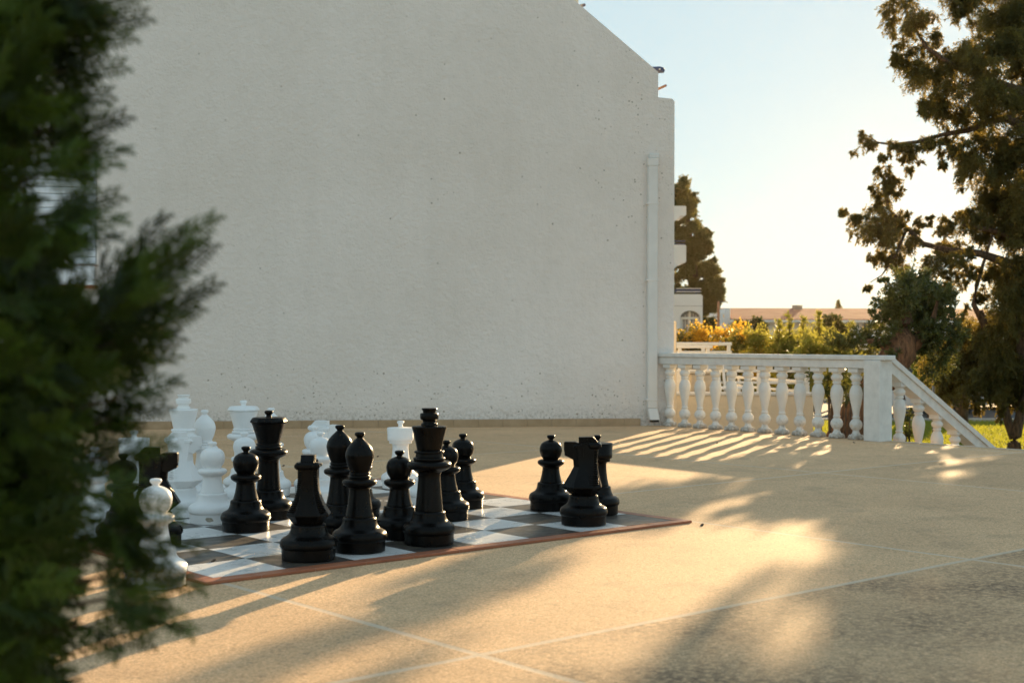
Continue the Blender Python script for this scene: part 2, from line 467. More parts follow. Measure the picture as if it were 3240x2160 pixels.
def bark_mat(name, c0, c1):
    m, t, p = new_mat(name)
    c = coords(t)
    mp = t.nodes.new('ShaderNodeMapping'); mp.inputs['Scale'].default_value = (14, 14, 2.5); t.links.new(c, mp.inputs[0])
    n = noise(t, mp.outputs[0], 2.0, 6, 0.7)
    t.links.new(ramp(t, n, [(0.35, c0), (0.65, c1)]), p.inputs['Base Color'])
    p.inputs['Roughness'].default_value = 0.9
    bump(t, p, n, 0.9, 0.05)
    return m
M['bark'] = bark_mat('bark', (0.05, 0.032, 0.02), (0.20, 0.13, 0.08))
M['bark_red'] = bark_mat('fibrous_bark', (0.07, 0.035, 0.018), (0.34, 0.17, 0.08))

# ------------------------------------------------------------------ foliage generators
def rand_dirs(rng, n):
    v = rng.normal(size=(n, 3)); return v / np.linalg.norm(v, axis=1, keepdims=True)

def leaf_quads(rng, pos, axis, length, width):
    """rhombus leaves; pos (N,3), axis (N,3) unit"""
    n = len(pos)
    r = rand_dirs(rng, n)
    side = np.cross(axis, r); side /= (np.linalg.norm(side, axis=1, keepdims=True) + 1e-6)
    L = length * rng.uniform(0.6, 1.25, (n, 1)); W = width * rng.uniform(0.7, 1.2, (n, 1))
    a = pos; b = pos + axis * L * 0.45 + side * W * 0.5; c = pos + axis * L; d = pos + axis * L * 0.45 - side * W * 0.5
    return np.stack([a, b, c, d], axis=1).reshape(-1, 3)

def tufts(rng, clumps, subs, per, leaf, lw, up=0.25, out=None, jitter=0.10, droop=0.0, shell=0.35, lenf=1.0):
    """feathery clumps: every clump (center, radius) holds short sub-branches dressed with leaves"""
    P, A, T = [], [], []
    for (c, R) in clumps:
        k = max(6, int(subs * (R / 0.35) ** 2))
        d = rand_dirs(rng, k); d[:, 2] += up
        if out is not None: d += np.array(out) * 0.4
        d /= np.linalg.norm(d, axis=1, keepdims=True)
        st = np.array(c) + rand_dirs(rng, k) * R * rng.uniform(0.0, 0.75, (k, 1))
        ln = R * rng.uniform(0.35, 0.85, (k, 1)) * lenf
        tone = rng.uniform(0, 1, k)
        u = rng.uniform(0.0, 1.0, (k, per, 1)) ** (1 - shell * 0.5)
        p = st[:, None, :] + d[:, None, :] * ln[:, None, :] * u + rng.normal(size=(k, per, 3)) * (jitter * R) * (1.15 - u)
        p[:, :, 2] -= droop * (u[:, :, 0] ** 2) * R
        ax = d[:, None, :] * 0.9 + rng.normal(size=(k, per, 3)) * 0.55
        ax[:, :, 2] -= droop * 0.8
        ax /= np.linalg.norm(ax, axis=2, keepdims=True)
        P.append(p.reshape(-1, 3)); A.append(ax.reshape(-1, 3)); T.append(np.repeat(tone, per) * 0.8 + rng.uniform(0, 0.2, k * per))
    P = np.concatenate(P); A = np.concatenate(A); T = np.concatenate(T)
    return leaf_quads(rng, P, A, leaf, lw), T

# ================================================================== SETTING
TH = math.radians(40.75)                    # board / slab direction
BO = Vector((-1.414, 6.380, 0))             # inner near corner of the board
bvec = Vector((math.cos(TH), math.sin(TH), 0)); avec = Vector((-math.sin(TH), math.cos(TH), 0))
Ld = Vector((0.650, -0.760, 0)).normalized()     # terrace edge direction
Nd = Vector((0.760, 0.650, 0)).normalized()      # outwards, down the stairs

def local(p):      # world xy -> board frame
    q = Vector(p) - BO
    return Vector((q.dot(bvec), q.dot(avec), q.z))

# terrace: one thick slab
EP = Vector((4.35, 15.46, 0))
e_far = EP - Ld * 4.2; e_near = EP + Ld * 24
terr = [(-16, -5, 0), (18, -5, 0), tuple(e_near), tuple(EP), tuple(e_far), (1.2, 19.5, 0), (-16, 17.5, 0)]
bm = bmesh.new()
pl = [local(p) for p in terr]
add_prism(bm, [(p.x, p.y) for p in pl], -1.3, 0.0)
fl = bm_obj('terrace_floor', bm, M['floor'])
fl.location = BO; fl.rotation_euler = (0, 0, TH)
tag(fl, kind='structure')

# lower ground, road, lawn
GZ = -1.0
def sheet(name, poly, z, mat):
    o = mesh_obj(name, [(x, y, z) for x, y in poly], [tuple(range(len(poly)))], mat)
    return tag(o, kind='structure')
def ground_mat():
    m, t, p = new_mat('dry_ground')
    c = coords(t)
    t.links.new(ramp(t, noise(t, c, 0.15, 6), [(0.35, (0.10, 0.11, 0.045)), (0.65, (0.20, 0.17, 0.10))]), p.inputs['Base Color'])
    p.inputs['Roughness'].default_value = 0.95
    return m
def lawn_mat():
    m, t, p = new_mat('lawn')
    c = coords(t)
    f = mth(t, 'ADD', mth(t, 'MULTIPLY', noise(t, c, 1.2, 5), 0.6), mth(t, 'MULTIPLY', noise(t, c, 22, 4), 0.4))
    t.links.new(ramp(t, f, [(0.35, (0.05, 0.085, 0.015)), (0.65, (0.13, 0.17, 0.03))]), p.inputs['Base Color'])
    p.inputs['Roughness'].default_value = 0.9
    bump(t, p, noise(t, c, 60, 5), 0.8, 0.05)
    return m
def asphalt_mat():
    m, t, p = new_mat('asphalt')
    c = coords(t)
    t.links.new(ramp(t, noise(t, c, 4, 8, 0.7), [(0.35, (0.045, 0.045, 0.045)), (0.65, (0.085, 0.08, 0.075))]), p.inputs['Base Color'])
    p.inputs['Roughness'].default_value = 0.8
    bump(t, p, noise(t, c, 90, 4), 0.4, 0.01)
    return m
sheet('ground', [(-150, -50), (150, -50), (150, 200), (-150, 200)], GZ - 0.03, ground_mat())
sheet('lawn', [(1.0, 18.6), (40, 14), (45, 37.5), (0, 36.0)], GZ, lawn_mat())
sheet('road', [(-2, 36.6), (60, 38.2), (60, 50), (-2, 49)], GZ + 0.004 - 0.02, asphalt_mat())
kb = bmesh.new()
add_box(kb, 0, 50, -0.09, 0.09, -0.06, 0.07, 0.015)
k = bm_obj('kerb', kb, simple('kerb_concrete', (0.42, 0.40, 0.36), 0.85, 0.15, 5)); k.location = (0, 36.15, GZ); k.rotation_euler = (0, 0, 0.033); tag(k, kind='structure')
# grass blades (nobody could count them)
rng = np.random.default_rng(5)
n = 90000
gx = rng.uniform(3.0, 17, n); gy = rng.uniform(19.2, 36, n)
gp = np.stack([gx, gy, np.full(n, GZ)], 1)
ga = rng.normal(size=(n, 3)) * 0.35; ga[:, 2] = 1; ga /= np.linalg.norm(ga, axis=1, keepdims=True)
tone = (np.sin(gx * 1.7 + np.sin(gy)) * 0.25 + 0.5) * 0.5 + rng.uniform(0, 0.5, n)
tag(np_mesh('grass', leaf_quads(rng, gp, ga, 0.075, 0.022), 4, M['grass'], tones=tone), 'short sunlit lawn grass beyond the balustrade', 'grass', kind='stuff')

# ------------------------------------------------------------------ main building with the blank plaster wall
WO = Vector((-3.62, 17.36, 0)); WANG = math.atan2(0.152, 0.988)
bld = thing('plaster_building', 'tall pale plaster building with blank end wall and sloping gable beside the terrace', 'building', WO, WANG)
# front wall polygon in local (t, z); hole for the shuttered window at the left
xs = [-9.0, -3.35, -1.68, 5.885]
tl = [(-9.0, 9.4), (-3.35, 9.4), (-1.68, 9.4), (-0.13, 9.4), (4.617, 5.609), (5.656, 4.78), (5.656, 4.438), (5.85, 4.425), (5.885, 4.39)]
bm = bmesh.new()
V = {}
def vv(x, z):
    k_ = (round(x, 4), round(z, 4))
    if k_ not in V: V[k_] = bm.verts.new((x, 0, z))
    return V[k_]
def fc(*pts): bm.faces.new([vv(*p) for p in pts])
fc((-9, -1.2), (-3.35, -1.2), (-3.35, 2.09), (-3.35, 3.53), (-3.35, 9.4), (-9, 9.4))
fc((-3.35, -1.2), (-1.68, -1.2), (-1.68, 2.09), (-3.35, 2.09))
fc((-3.35, 3.53), (-1.68, 3.53), (-1.68, 9.4), (-3.35, 9.4))
fc((-1.68, -1.2), (5.885, -1.2), (5.885, 4.39), (5.85, 4.425), (5.656, 4.438), (5.656, 4.78), (4.617, 5.609), (-0.13, 9.4), (-1.68, 9.4), (-1.68, 3.53), (-1.68, 2.09))
r = bmesh.ops.extrude_face_region(bm, geom=list(bm.faces))
for v in [g for g in r['geom'] if isinstance(g, bmesh.types.BMVert)]: v.co.y += 0.28
bm_obj('wall', bm, M['wall'], bld)
# body of the house behind the wall
bm = bmesh.new()
body = [(-9.0, 9.2), (-0.2, 9.2), (4.55, 5.45), (5.5, 4.6), (5.5, -1.2), (-9.0, -1.2)]
a = [bm.verts.new((p[0], 0.32, p[1])) for p in body]; b = [bm.verts.new((p[0], 7.5, p[1])) for p in body]
bm.faces.new(a); bm.faces.new(b[::-1])
for i in range(len(body)): bm.faces.new((a[i], b[i], b[(i + 1) % len(body)], a[(i + 1) % len(body)]))
bm_obj('rear_wing', bm, M['wall2'], bld)
bm = bmesh.new()
add_box(bm, 3.4, 4.617, 0.30, 2.5, 5.2, 7.5, 0.02)
bm_obj('roof_block', bm, M['wall2'], bld)
# skirting tiles
sk = None
bm = bmesh.new()
x = -9.0; rr = random.Random(3)
while x < 5.42:
    L = 0.33
    x1 = min(x + L, 5.42)
    add_box(bm, x + 0.002, x1 - 0.002, -0.022, -0.001, 0.0, 0.098 + rr.uniform(-0.001, 0.001), 0.003)
    x += L
bm_obj('skirting', bm, M['skirt'], bld)
bm = bmesh.new(); add_box(bm, -9, 5.40, -0.012, -0.0005, 0, 0.102); bm_obj('skirting_mortar', bm, M['grout_l'], bld)
# window with closed white shutter and sill box
bm = bmesh.new(); 
for i in range(16):
    add_box(bm, -3.33, -1.70, 0.06, 0.09, 2.11 + i * 0.0885, 2.11 + i * 0.0885 + 0.082, 0.008)
wn = bm_obj('window', bm, simple('shutter_white', (0.78, 0.81, 0.86), 0.5, 0.04, 3), bld)
bm = bmesh.new(); add_box(bm, -3.35, -1.68, 0.10, 0.14, 2.09, 3.53); bm_obj('backing', bm, M['whitewall'], wn)
bm = bmesh.new(); add_box(bm, -3.45, -1.70, -0.09, -0.002, 1.83, 2.075, 0.008); bm_obj('sill', bm, simple('sill_white', (0.78, 0.80, 0.84), 0.6, 0.04, 3), wn)
bm = bmesh.new(); add_box(bm, -3.45, -1.66, -0.05, -0.002, 1.79, 1.826); add_box(bm, -3.45, -1.66, -0.02, -0.001, 2.079, 2.088); bm_obj('sill_trim', bm, simple('sill_terracotta', (0.32, 0.14, 0.08), 0.8), wn)
# downpipe
dp = bpy.data.objects.new('downpipe', None); link(dp, bld)
bm = bmesh.new()
add_box(bm, 5.500, 5.632, -0.095, -0.003, 0.24, 3.52, 0.008)
bm_obj('pipe', bm, M['pvc'], dp)
bm = bmesh.new()
add_box(bm, 5.492, 5.640, -0.102, -0.002, 3.50, 3.60, 0.006)
add_box(bm, 5.52, 5.655, -0.075, -0.002, 3.604, 3.67, 0.01)
bm_obj('outlet_head', bm, M['pvc'], dp)
bm = bmesh.new()
vs = add_box(bm, 5.500, 5.632, -0.098, -0.004, 0.085, 0.238, 0.004)
for v in vs:
    if v.co.z < 0.15: v.co.x += 0.018; v.co.y -= 0.055; v.co.z += 0.0
bm_obj('shoe', bm, M['pvc'], dp)
bm = bmesh.new(); add_box(bm, 5.535, 5.64, -0.15, -0.062, 0.055, 0.084); bm_obj('spout_opening', bm, M['dark'], dp)
for z in (0.34, 1.95, 2.98):
    bm = bmesh.new(); add_box(bm, 5.478, 5.645, -0.100, -0.002, z, z + 0.022, 0.003); bm_obj('bracket', bm, M['pvc'], dp)
# balcony handrail ends that show past the gable
blue = simple('navy_paint', (0.035, 0.055, 0.13), 0.4, 0.15, 12)
bm = bmesh.new()
p0 = at(2030, 222, 18.7); p1 = at(2088, 222, 18.7); q = bld.matrix_world
def wl(p):
    d = Vector(p) - WO
    return Vector((d.x * math.cos(WANG) + d.y * math.sin(WANG), -d.x * math.sin(WANG) + d.y * math.cos(WANG), d.z))
add_tube(bm, [wl(at(2020, 226, 18.9)), wl(at(2086, 222, 18.7)), wl(at(2098, 224, 18.68)), wl(at(2101, 224, 18.68))], [0.05, 0.047, 0.036, 0.012], 12)
hr = bm_obj('handrail', bm, blue, bld, autosmooth=40)
bm = bmesh.new(); c_ = wl(at(2085, 220, 18.64)); add_tube(bm, [c_, c_ + Vector((0, -0.012, 0))], 0.011, 10); bm_obj('screw', bm, M['whitepaint'], hr)
bm = bmesh.new(); add_tube(bm, [wl(at(2060, 292, 18.8)), wl(at(2104, 272, 18.6)), wl(at(2107, 271, 18.6))], [0.017, 0.017, 0.012], 10); bm_obj('handrail', bm, simple('rusty_pipe', (0.22, 0.12, 0.09), 0.6, 0.3, 30), bld, autosmooth=40)
bm = bmesh.new(); add_tube(bm, [wl(at(1830, 22, 18.8)), wl(at(1846, 18, 18.6)), wl(at(1850, 18, 18.6))], [0.022, 0.022, 0.012], 10); bm_obj('handrail', bm, blue, bld, autosmooth=40)

# ------------------------------------------------------------------ balustrade
B0 = Vector((2.13, 18.14, 0)); B1 = Vector((4.02, 15.72, 0))
Bd = (B1 - B0).normalized(); BANG = math.atan2(Bd.y, Bd.x)
bal = thing('balustrade', 'white painted masonry balustrade of turned balusters at the terrace edge', 'balustrade', B0, BANG)
BL = (B1 - B0).length
bprof = [(0.062, 0.052), (0.046, 0.072), (0.038, 0.095), (0.038, 0.110), (0.052, 0.122), (0.068, 0.145), (0.0735, 0.172), (0.068, 0.200), (0.050, 0.226), (0.040, 0.236),
         (0.037, 0.248, 1), (0.044, 0.252, 1), (0.046, 0.262), (0.038, 0.268, 1), (0.0355, 0.275), (0.040, 0.32), (0.052, 0.38), (0.066, 0.45), (0.076, 0.517), (0.074, 0.555),
         (0.062, 0.598), (0.046, 0.628), (0.040, 0.640, 1), (0.040, 0.643, 1), (0.050, 0.646), (0.052, 0.656), (0.049, 0.664, 1), (0.044, 0.668), (0.050, 0.680), (0.064, 0.698), (0.069, 0.718), (0.064, 0.738),
         (0.050, 0.752), (0.048, 0.758), (0.056, 0.770), (0.068, 0.780)]
def baluster_bm(top_block=True, top_h=0.829, slope=0.0):
    bm = bmesh.new()
    add_lathe(bm, bprof, 28, n=3)
    # chipped square foot
    r = bmesh.ops.create_cube(bm, size=1.0)
    for v in r['verts']:
        v.co = Vector((v.co.x * 0.152, v.co.y * 0.152, 0.029 + v.co.z * 0.056))
        if v.co.z > 0.03: v.co.x *= 0.86; v.co.y *= 0.86
    es = list({e for v in r['verts'] for e in v.link_edges})
    bmesh.ops.bevel(bm, geom=es, offset=0.010, segments=2, affect='EDGES')
    if top_block:
        vs = add_box(bm, -0.07, 0.07, -0.07, 0.07, 0.782, top_h, 0.004)
        if slope:
            for v in vs:
                if v.co.z > 0.80: v.co.z -= slope * v.co.x
    return bm
me_b = baluster_bm()
b0 = bm_obj('baluster', me_b, M['baluster'], bal, autosmooth=35)
for i in range(12):
    o = b0 if i == 0 else b0.copy()
    if i: COL.objects.link(o); o.parent = bal
    o.location = (BL * i / 11.0, 0, 0)
    o.rotation_euler = (0, 0, [0, 0.05, -0.04, 0.03, -0.06, 0.02][i % 6] + (PI / 2) * (i % 4))
bm = bmesh.new()
add_box(bm, -0.40, BL + 0.19, -0.080, 0.080, 0.833, 0.928, 0.005)
bm_obj('rail', bm, M['cap'], bal)
bm = bmesh.new()
add_box(bm, -0.42, BL + 0.475, -0.105, 0.105, 0.930, 0.984, 0.006)
bm_obj('coping', bm, M['cap'], bal)
bm = bmesh.new()
add_box(bm, BL + 0.192, BL + 0.42, -0.115, 0.115, 0.0, 0.928, 0.006)
bm_obj('post', bm, M['cap'], bal)

# ------------------------------------------------------------------ stairs and stair rail
st = thing('stair_flight', 'beige paved steps leading down from the terrace beside the post', 'stairs', EP, math.atan2(Nd.y, Nd.x))
bm = bmesh.new()
for i in range(6):
    add_box(bm, i * 0.36 + 0.004, 2.2, -3.4, 0.10, -1.2, -0.17 * (i + 1), 0.006)
    if i == 0: pass
bm.free()
bm = bmesh.new()
prof = [(0.004, -1.2), (0.004, -0.17)]
for i in range(5):
    prof += [((i + 1) * 0.36, -0.17 * (i + 1)), ((i + 1) * 0.36, -0.17 * (i + 2))]
prof += [(2.2, -1.02), (2.2, -1.2)]
a = [bm.verts.new((x, -3.4, z)) for x, z in prof]; b = [bm.verts.new((x, 0.10, z)) for x, z in prof]
bm.faces.new(a); bm.faces.new(b[::-1])
for i in range(len(prof)): bm.faces.new((a[i], b[i], b[(i + 1) % len(prof)], a[(i + 1) % len(prof)]))
bm_obj('steps', bm, M['floor'], st)
bm = bmesh.new(); add_box(bm, -0.045, 0.012, -3.4, -0.02, 0.0005, 0.007, 0.002); bm_obj('nosing', bm, simple('pale_nosing', (0.62, 0.53, 0.42), 0.7), st)

SP = B0 + Bd * (BL + 0.306) + Vector((Nd.x, Nd.y, 0)) * 0.115
sr = thing('stair_balustrade', 'sloping white balustrade running down the steps beside the square post', 'balustrade', SP, math.atan2(Nd.y, Nd.x))
SL = 0.512
bm = bmesh.new()
def slope_box(bm, x0, x1, y0, y1, z0, z1, sl):
    vs = add_box(bm, x0, x1, y0, y1, z0, z1)
    for v in vs: v.co.z -= sl * v.co.x
slope_box(bm, 0.0, 2.9, -0.080, 0.080, 0.80, 0.918, SL); bm_obj('rail', bm, M['cap'], sr)
bm = bmesh.new(); slope_box(bm, 0.0, 2.9, -0.105, 0.105, 0.920, 0.984, SL); bm_obj('coping', bm, M['cap'], sr)
first = None
for i in range(7):
    xx = 0.318 + 0.398 * i
    zb = -0.165 - 0.2035 * i
    th_ = 0.80 - SL * xx - zb
    bm = baluster_bm(True, th_, SL)
    o = bm_obj('baluster', bm, M['baluster'], sr, autosmooth=35)
    o.location = (xx, 0, zb)

# ------------------------------------------------------------------ chessboard inlay
SQ = 0.4
cb = thing('chessboard', 'large tiled chessboard with terracotta border set on the terrace', 'chessboard', BO, TH)
bm = bmesh.new(); add_box(bm, -0.02, 8 * SQ + 0.02, -0.02, 8 * SQ + 0.02, 0.0005, 0.013); bm_obj('bedding', bm, M['grout'], cb)
bm = bmesh.new()
rr = random.Random(8)
for i in range(8):
    for j in range(8):
        vs = add_box(bm, i * SQ + 0.0015, (i + 1) * SQ - 0.0015, j * SQ + 0.0015, (j + 1) * SQ - 0.0015, 0.0134, 0.016 + rr.uniform(-0.0004, 0.0004), 0.0, 0 if (i + j) % 2 == 0 else 1)
bm_obj('squares', bm, [M['tile_w'], M['tile_b']], cb)
bm = bmesh.new()
BW = 0.088; b0_ = -0.003; N8 = 8 * SQ
for side in range(4):
    Rm = Matrix.Translation((N8 / 2, N8 / 2, 0)) @ Matrix.Rotation(side * PI / 2, 4, 'Z') @ Matrix.Translation((-N8 / 2, -N8 / 2, 0))
    x = -BW; xe = N8 - b0_
    tiles = []
    while x < xe - 0.02:
        x1 = min(x + 0.30, xe); tiles.append((x, x1)); x = x1 + 0.003
    for (x0, x1) in tiles:
        vs = add_box(bm, x0, x1, -BW, -0.004, 0.001, 0.0165 + rr.uniform(-0.0005, 0.0005), 0.0035, seg=2)
        for v in vs: v.co = Rm @ v.co
bm_obj('border', bm, M['terracotta'], cb)
bm = bmesh.new()
for side in range(4):
    Rm = Matrix.Translation((N8 / 2, N8 / 2, 0)) @ Matrix.Rotation(side * PI / 2, 4, 'Z') @ Matrix.Translation((-N8 / 2, -N8 / 2, 0))
    vs = add_box(bm, -BW + 0.004, N8 - 0.004, -BW + 0.004, -0.006, 0.0009, 0.0145)
    for v in vs: v.co = Rm @ v.co
bm_obj('border_grout', bm, M['grout_l'], cb)

# ------------------------------------------------------------------ chess pieces
base_prof = [(0.128, 0.0, 1), (0.137, 0.004, 1), (0.138, 0.058, 1), (0.1415, 0.0605), (0.1465, 0.070), (0.147, 0.083), (0.1435, 0.097), (0.135, 0.108), (0.122, 0.116), (0.109, 0.124), (0.100, 0.134), (0.0945, 0.147), (0.0915, 0.160),
             (0.0905, 0.168, 1), (0.0905, 0.172), (0.086, 0.180), (0.078, 0.183, 1), (0.073, 0.184)]
def lathe_part(name, prof, mat, parent, seg=48, n=4):
    bm = bmesh.new(); add_lathe(bm, prof, seg, n=n)
    return bm_obj(name, bm, mat, parent, autosmooth=38)
KNOB = lambda z: [(0.020, z - 0.045), (0.0165, z - 0.034), (0.017, z - 0.028), (0.024, z - 0.021), (0.0275, z - 0.013), (0.025, z - 0.005), (0.015, z - 0.0008), (0.001, z)]
def ring(zc, r, rin, h=0.03):
    return [(rin, zc - h * 1.05), (rin + (r - rin) * 0.45, zc - h * 0.75), (r * 0.95, zc - h * 0.42), (r, zc), (r * 0.95, zc + h * 0.38), (r * 0.82, zc + h * 0.60), (rin, zc + h * 0.68)]
def pawn(root, mt):
    lathe_part('base', base_prof, mt, root)
    lathe_part('stem', [(0.0735, 0.1845, 1), (0.0735, 0.188), (0.066, 0.215), (0.059, 0.25), (0.056, 0.278), (0.060, 0.288)], mt, root)
    lathe_part('collar', ring(0.315, 0.0893, 0.060, 0.028), mt, root)
    lathe_part('head', [(0.052, 0.332), (0.054, 0.340), (0.068, 0.362), (0.0755, 0.392), (0.073, 0.418), (0.062, 0.440), (0.042, 0.454), (0.022, 0.462)], mt, root)
    lathe_part('finial', KNOB(0.498), mt, root, 28)
def bishop(root, mt):
    lathe_part('base', base_prof, mt, root)
    lathe_part('stem', [(0.0755, 0.1845, 1), (0.0755, 0.188), (0.067, 0.23), (0.060, 0.28), (0.055, 0.330), (0.060, 0.342)], mt, root)
    lathe_part('collar', ring(0.368, 0.092, 0.058, 0.028) + [(0.055, 0.390, 1), (0.058, 0.392), (0.060, 0.398), (0.054, 0.404), (0.052, 0.408), (0.057, 0.412), (0.056, 0.418), (0.050, 0.422)], mt, root)
    lathe_part('mitre', [(0.050, 0.420), (0.053, 0.428), (0.066, 0.460), (0.0755, 0.500), (0.0755, 0.520), (0.067, 0.548), (0.048, 0.573), (0.028, 0.592), (0.019, 0.602)], mt, root)
    lathe_part('finial', KNOB(0.636), mt, root, 28)
def rook(root, mt):
    lathe_part('base', base_prof, mt, root)
    lathe_part('stem', [(0.0765, 0.1845, 1), (0.0765, 0.188), (0.069, 0.225), (0.063, 0.27), (0.0605, 0.315), (0.064, 0.334), (0.072, 0.342)], mt, root)
    lathe_part('turret', [(0.084, 0.342, 1), (0.086, 0.346, 1), (0.086, 0.360, 1), (0.096, 0.364, 1), (0.099, 0.370, 1), (0.100, 0.394, 1), (0.0985, 0.397, 1), (0.103, 0.456, 1), (0.100, 0.461, 1), (0.030, 0.463, 1), (0.028, 0.464)], mt, root)
    lathe_part('finial', KNOB(0.514), mt, root, 28)
def queen(root, mt):
    lathe_part('base', base_prof, mt, root)
    lathe_part('stem', [(0.0745, 0.1845, 1), (0.0745, 0.19), (0.069, 0.25), (0.065, 0.31), (0.063, 0.358), (0.070, 0.378)], mt, root)
    lathe_part('collar', ring(0.417, 0.120, 0.070, 0.034) + [(0.078, 0.441, 1), (0.084, 0.443), (0.083, 0.455), (0.074, 0.458, 1), (0.073, 0.464, 1), (0.078, 0.466), (0.078, 0.472), (0.072, 0.476, 1), (0.070, 0.478)], mt, root)
    bm = bmesh.new()
    add_lathe(bm, [(0.070, 0.478), (0.075, 0.50), (0.088, 0.545), (0.101, 0.585), (0.108, 0.6015)], 48, n=3)
    add_lathe(bm, [(0.106, 0.6015), (0.116, 0.607), (0.118, 0.613), (0.1045, 0.634), (0.098, 0.638), (0.03, 0.640)], 8, raw=True)
    bm_obj('crown', bm, mt, root, autosmooth=30)
    lathe_part('finial', KNOB(0.682), mt, root, 28)
def king(root, mt):
    lathe_part('base', base_prof, mt, root)
    lathe_part('stem', [(0.0765, 0.1845, 1), (0.0765, 0.19), (0.070, 0.26), (0.064, 0.33), (0.0615, 0.378), (0.070, 0.400)], mt, root)
    lathe_part('collar', ring(0.437, 0.123, 0.072, 0.036) + [(0.082, 0.462, 1), (0.088, 0.465), (0.087, 0.477), (0.076, 0.482, 1), (0.074, 0.500, 1), (0.082, 0.503), (0.082, 0.513), (0.070, 0.518, 1), (0.067, 0.520)], mt, root)
    lathe_part('crown', [(0.067, 0.520), (0.071, 0.535), (0.083, 0.59), (0.0965, 0.643, 1), (0.0965, 0.648, 1), (0.092, 0.651, 1), (0.03, 0.655)], mt, root)
    lathe_part('finial', [(0.046, 0.655, 1), (0.046, 0.663), (0.043, 0.667, 1), (0.038, 0.669), (0.036, 0.678), (0.041, 0.685), (0.050, 0.690), (0.052, 0.702), (0.051, 0.717, 1), (0.047, 0.722, 1), (0.036, 0.724), (0.037, 0.735), (0.044, 0.746, 1), (0.042, 0.750, 1), (0.001, 0.751)], mt, root, 32, n=2)
def knight(root, mt):
    """faces -x"""
    lathe_part('base', base_prof, mt, root)
    bm = bmesh.new()
    # (z, x_front, x_back, half width)
    lv = [(0.181, -0.074, 0.072, 0.066), (0.192, -0.084, 0.078, 0.078), (0.229, -0.130, 0.110, 0.108), (0.234, -0.130, 0.110, 0.108), (0.27, -0.108, 0.100, 0.086), (0.31, -0.084, 0.091, 0.068), (0.355, -0.061, 0.085, 0.055), (0.41, -0.066, 0.085, 0.050), (0.458, -0.072, 0.088, 0.050), (0.500, -0.070, 0.090, 0.048)]
    rings = []
    for z, xf, xb, hw in lv:
        c = min(hw, (xb - xf) / 2) * 0.45
        cf = c * 1.5
        pts = [(xf, -hw + cf), (xf + cf, -hw), (xb - c, -hw), (xb, -hw + c), (xb, hw - c), (xb - c, hw), (xf + cf, hw), (xf, hw - cf)]
        rings.append([bm.verts.new((p[0], p[1], z)) for p in pts])
    for i in range(len(rings) - 1):
        for k_ in range(8): bm.faces.new((rings[i][k_], rings[i][(k_ + 1) % 8], rings[i + 1][(k_ + 1) % 8], rings[i + 1][k_]))
    bm.faces.new(rings[0][::-1]); bm.faces.new(rings[-1])
    body = bm_obj('neck', bm, mt, root, autosmooth=12)
    # head: side outline extruded, narrower at the muzzle
    bm = bmesh.new()
    out = [(-0.066, 0.400), (-0.081, 0.416), (-0.108, 0.419), (-0.117, 0.426), (-0.116, 0.434), (-0.098, 0.441), (-0.118, 0.446), (-0.121, 0.462), (-0.121, 0.500), (-0.116, 0.507), (-0.050, 0.508), (-0.030, 0.500), (0.0, 0.470), (0.0, 0.420)]
    def hwid(x): return 0.026 + (x + 0.121) * 0.22
    L_, R_ = [], []
    for x, z in out:
        L_.append(bm.verts.new((x, -hwid(x), z))); R_.append(bm.verts.new((x, hwid(x), z)))
    bm.faces.new(L_); bm.faces.new(R_[::-1])
    for i in range(len(out)):
        j = (i + 1) % len(out); bm.faces.new((L_[i], R_[i], R_[j], L_[j]))
    bmesh.ops.triangulate(bm, faces=[f for f in bm.faces if len(f.verts) > 4])
    # cheeks, brow lugs and forelock
    add_box(bm, -0.058, 0.000, -0.053, 0.053, 0.458, 0.496, 0.010)
    add_box(bm, 0.030, 0.108, -0.064, 0.064, 0.466, 0.503, 0.012)
    hd = bm_obj('head', bm, mt, root, autosmooth=30)
    for s in (-1, 1):
        bm = bmesh.new()
        bmesh.ops.create_uvsphere(bm, u_segments=12, v_segments=8, radius=0.0085)
        for v in bm.verts: v.co = Vector((v.co.x * 1.3 - 0.052, v.co.y * 0.7 + s * 0.058, v.co.z + 0.480))
        bm_obj('eye', bm, mt, hd, smooth=True)
    # mane: ridged block on top and ribs down the back
    bm = bmesh.new()
    pr = [(-0.029, 0.500), (-0.029, 0.536), (0.058, 0.538), (0.088, 0.506), (0.088, 0.500)]
    a = [bm.verts.new((x, -0.034, z)) for x, z in pr]; b = [bm.verts.new((x, 0.034, z)) for x, z in pr]
    bm.faces.new(a); bm.faces.new(b[::-1])
    for i in range(len(pr)): bm.faces.new((a[i], b[i], b[(i + 1) % len(pr)], a[(i + 1) % len(pr)]))
    for k_ in range(4):
        add_box(bm, -0.031, 0.052, -0.0365, 0.0365, 0.506 + k_ * 0.008, 0.510 + k_ * 0.008, 0.001)
    for k_ in range(20):
        z = 0.246 + k_ * 0.0106
        tt = [(l[0], l[2], l[3]) for l in lv]
        for q_ in range(len(tt) - 1):
            if tt[q_][0] <= z <= tt[q_ + 1][0]:
                f_ = (z - tt[q_][0]) / (tt[q_ + 1][0] - tt[q_][0]); xb = tt[q_][1] * (1 - f_) + tt[q_ + 1][1] * f_; hw = tt[q_][2] * (1 - f_) + tt[q_ + 1][2] * f_
        vs = add_box(bm, xb - 0.052, xb + 0.0045, -hw * 0.985 - 0.0, hw * 0.985, z, z + 0.0062, 0.002)
        for v in vs:
            v.co.z += 0.10 * abs(v.co.y) - 0.004
            v.co.x -= 0.28 * max(0, abs(v.co.y) - hw * 0.45)
    bm_obj('mane', bm, mt, root, autosmooth=25)
BUILD = dict(pawn=pawn, bishop=bishop, rook=rook, queen=queen, king=king, knight=knight)
proto = {}
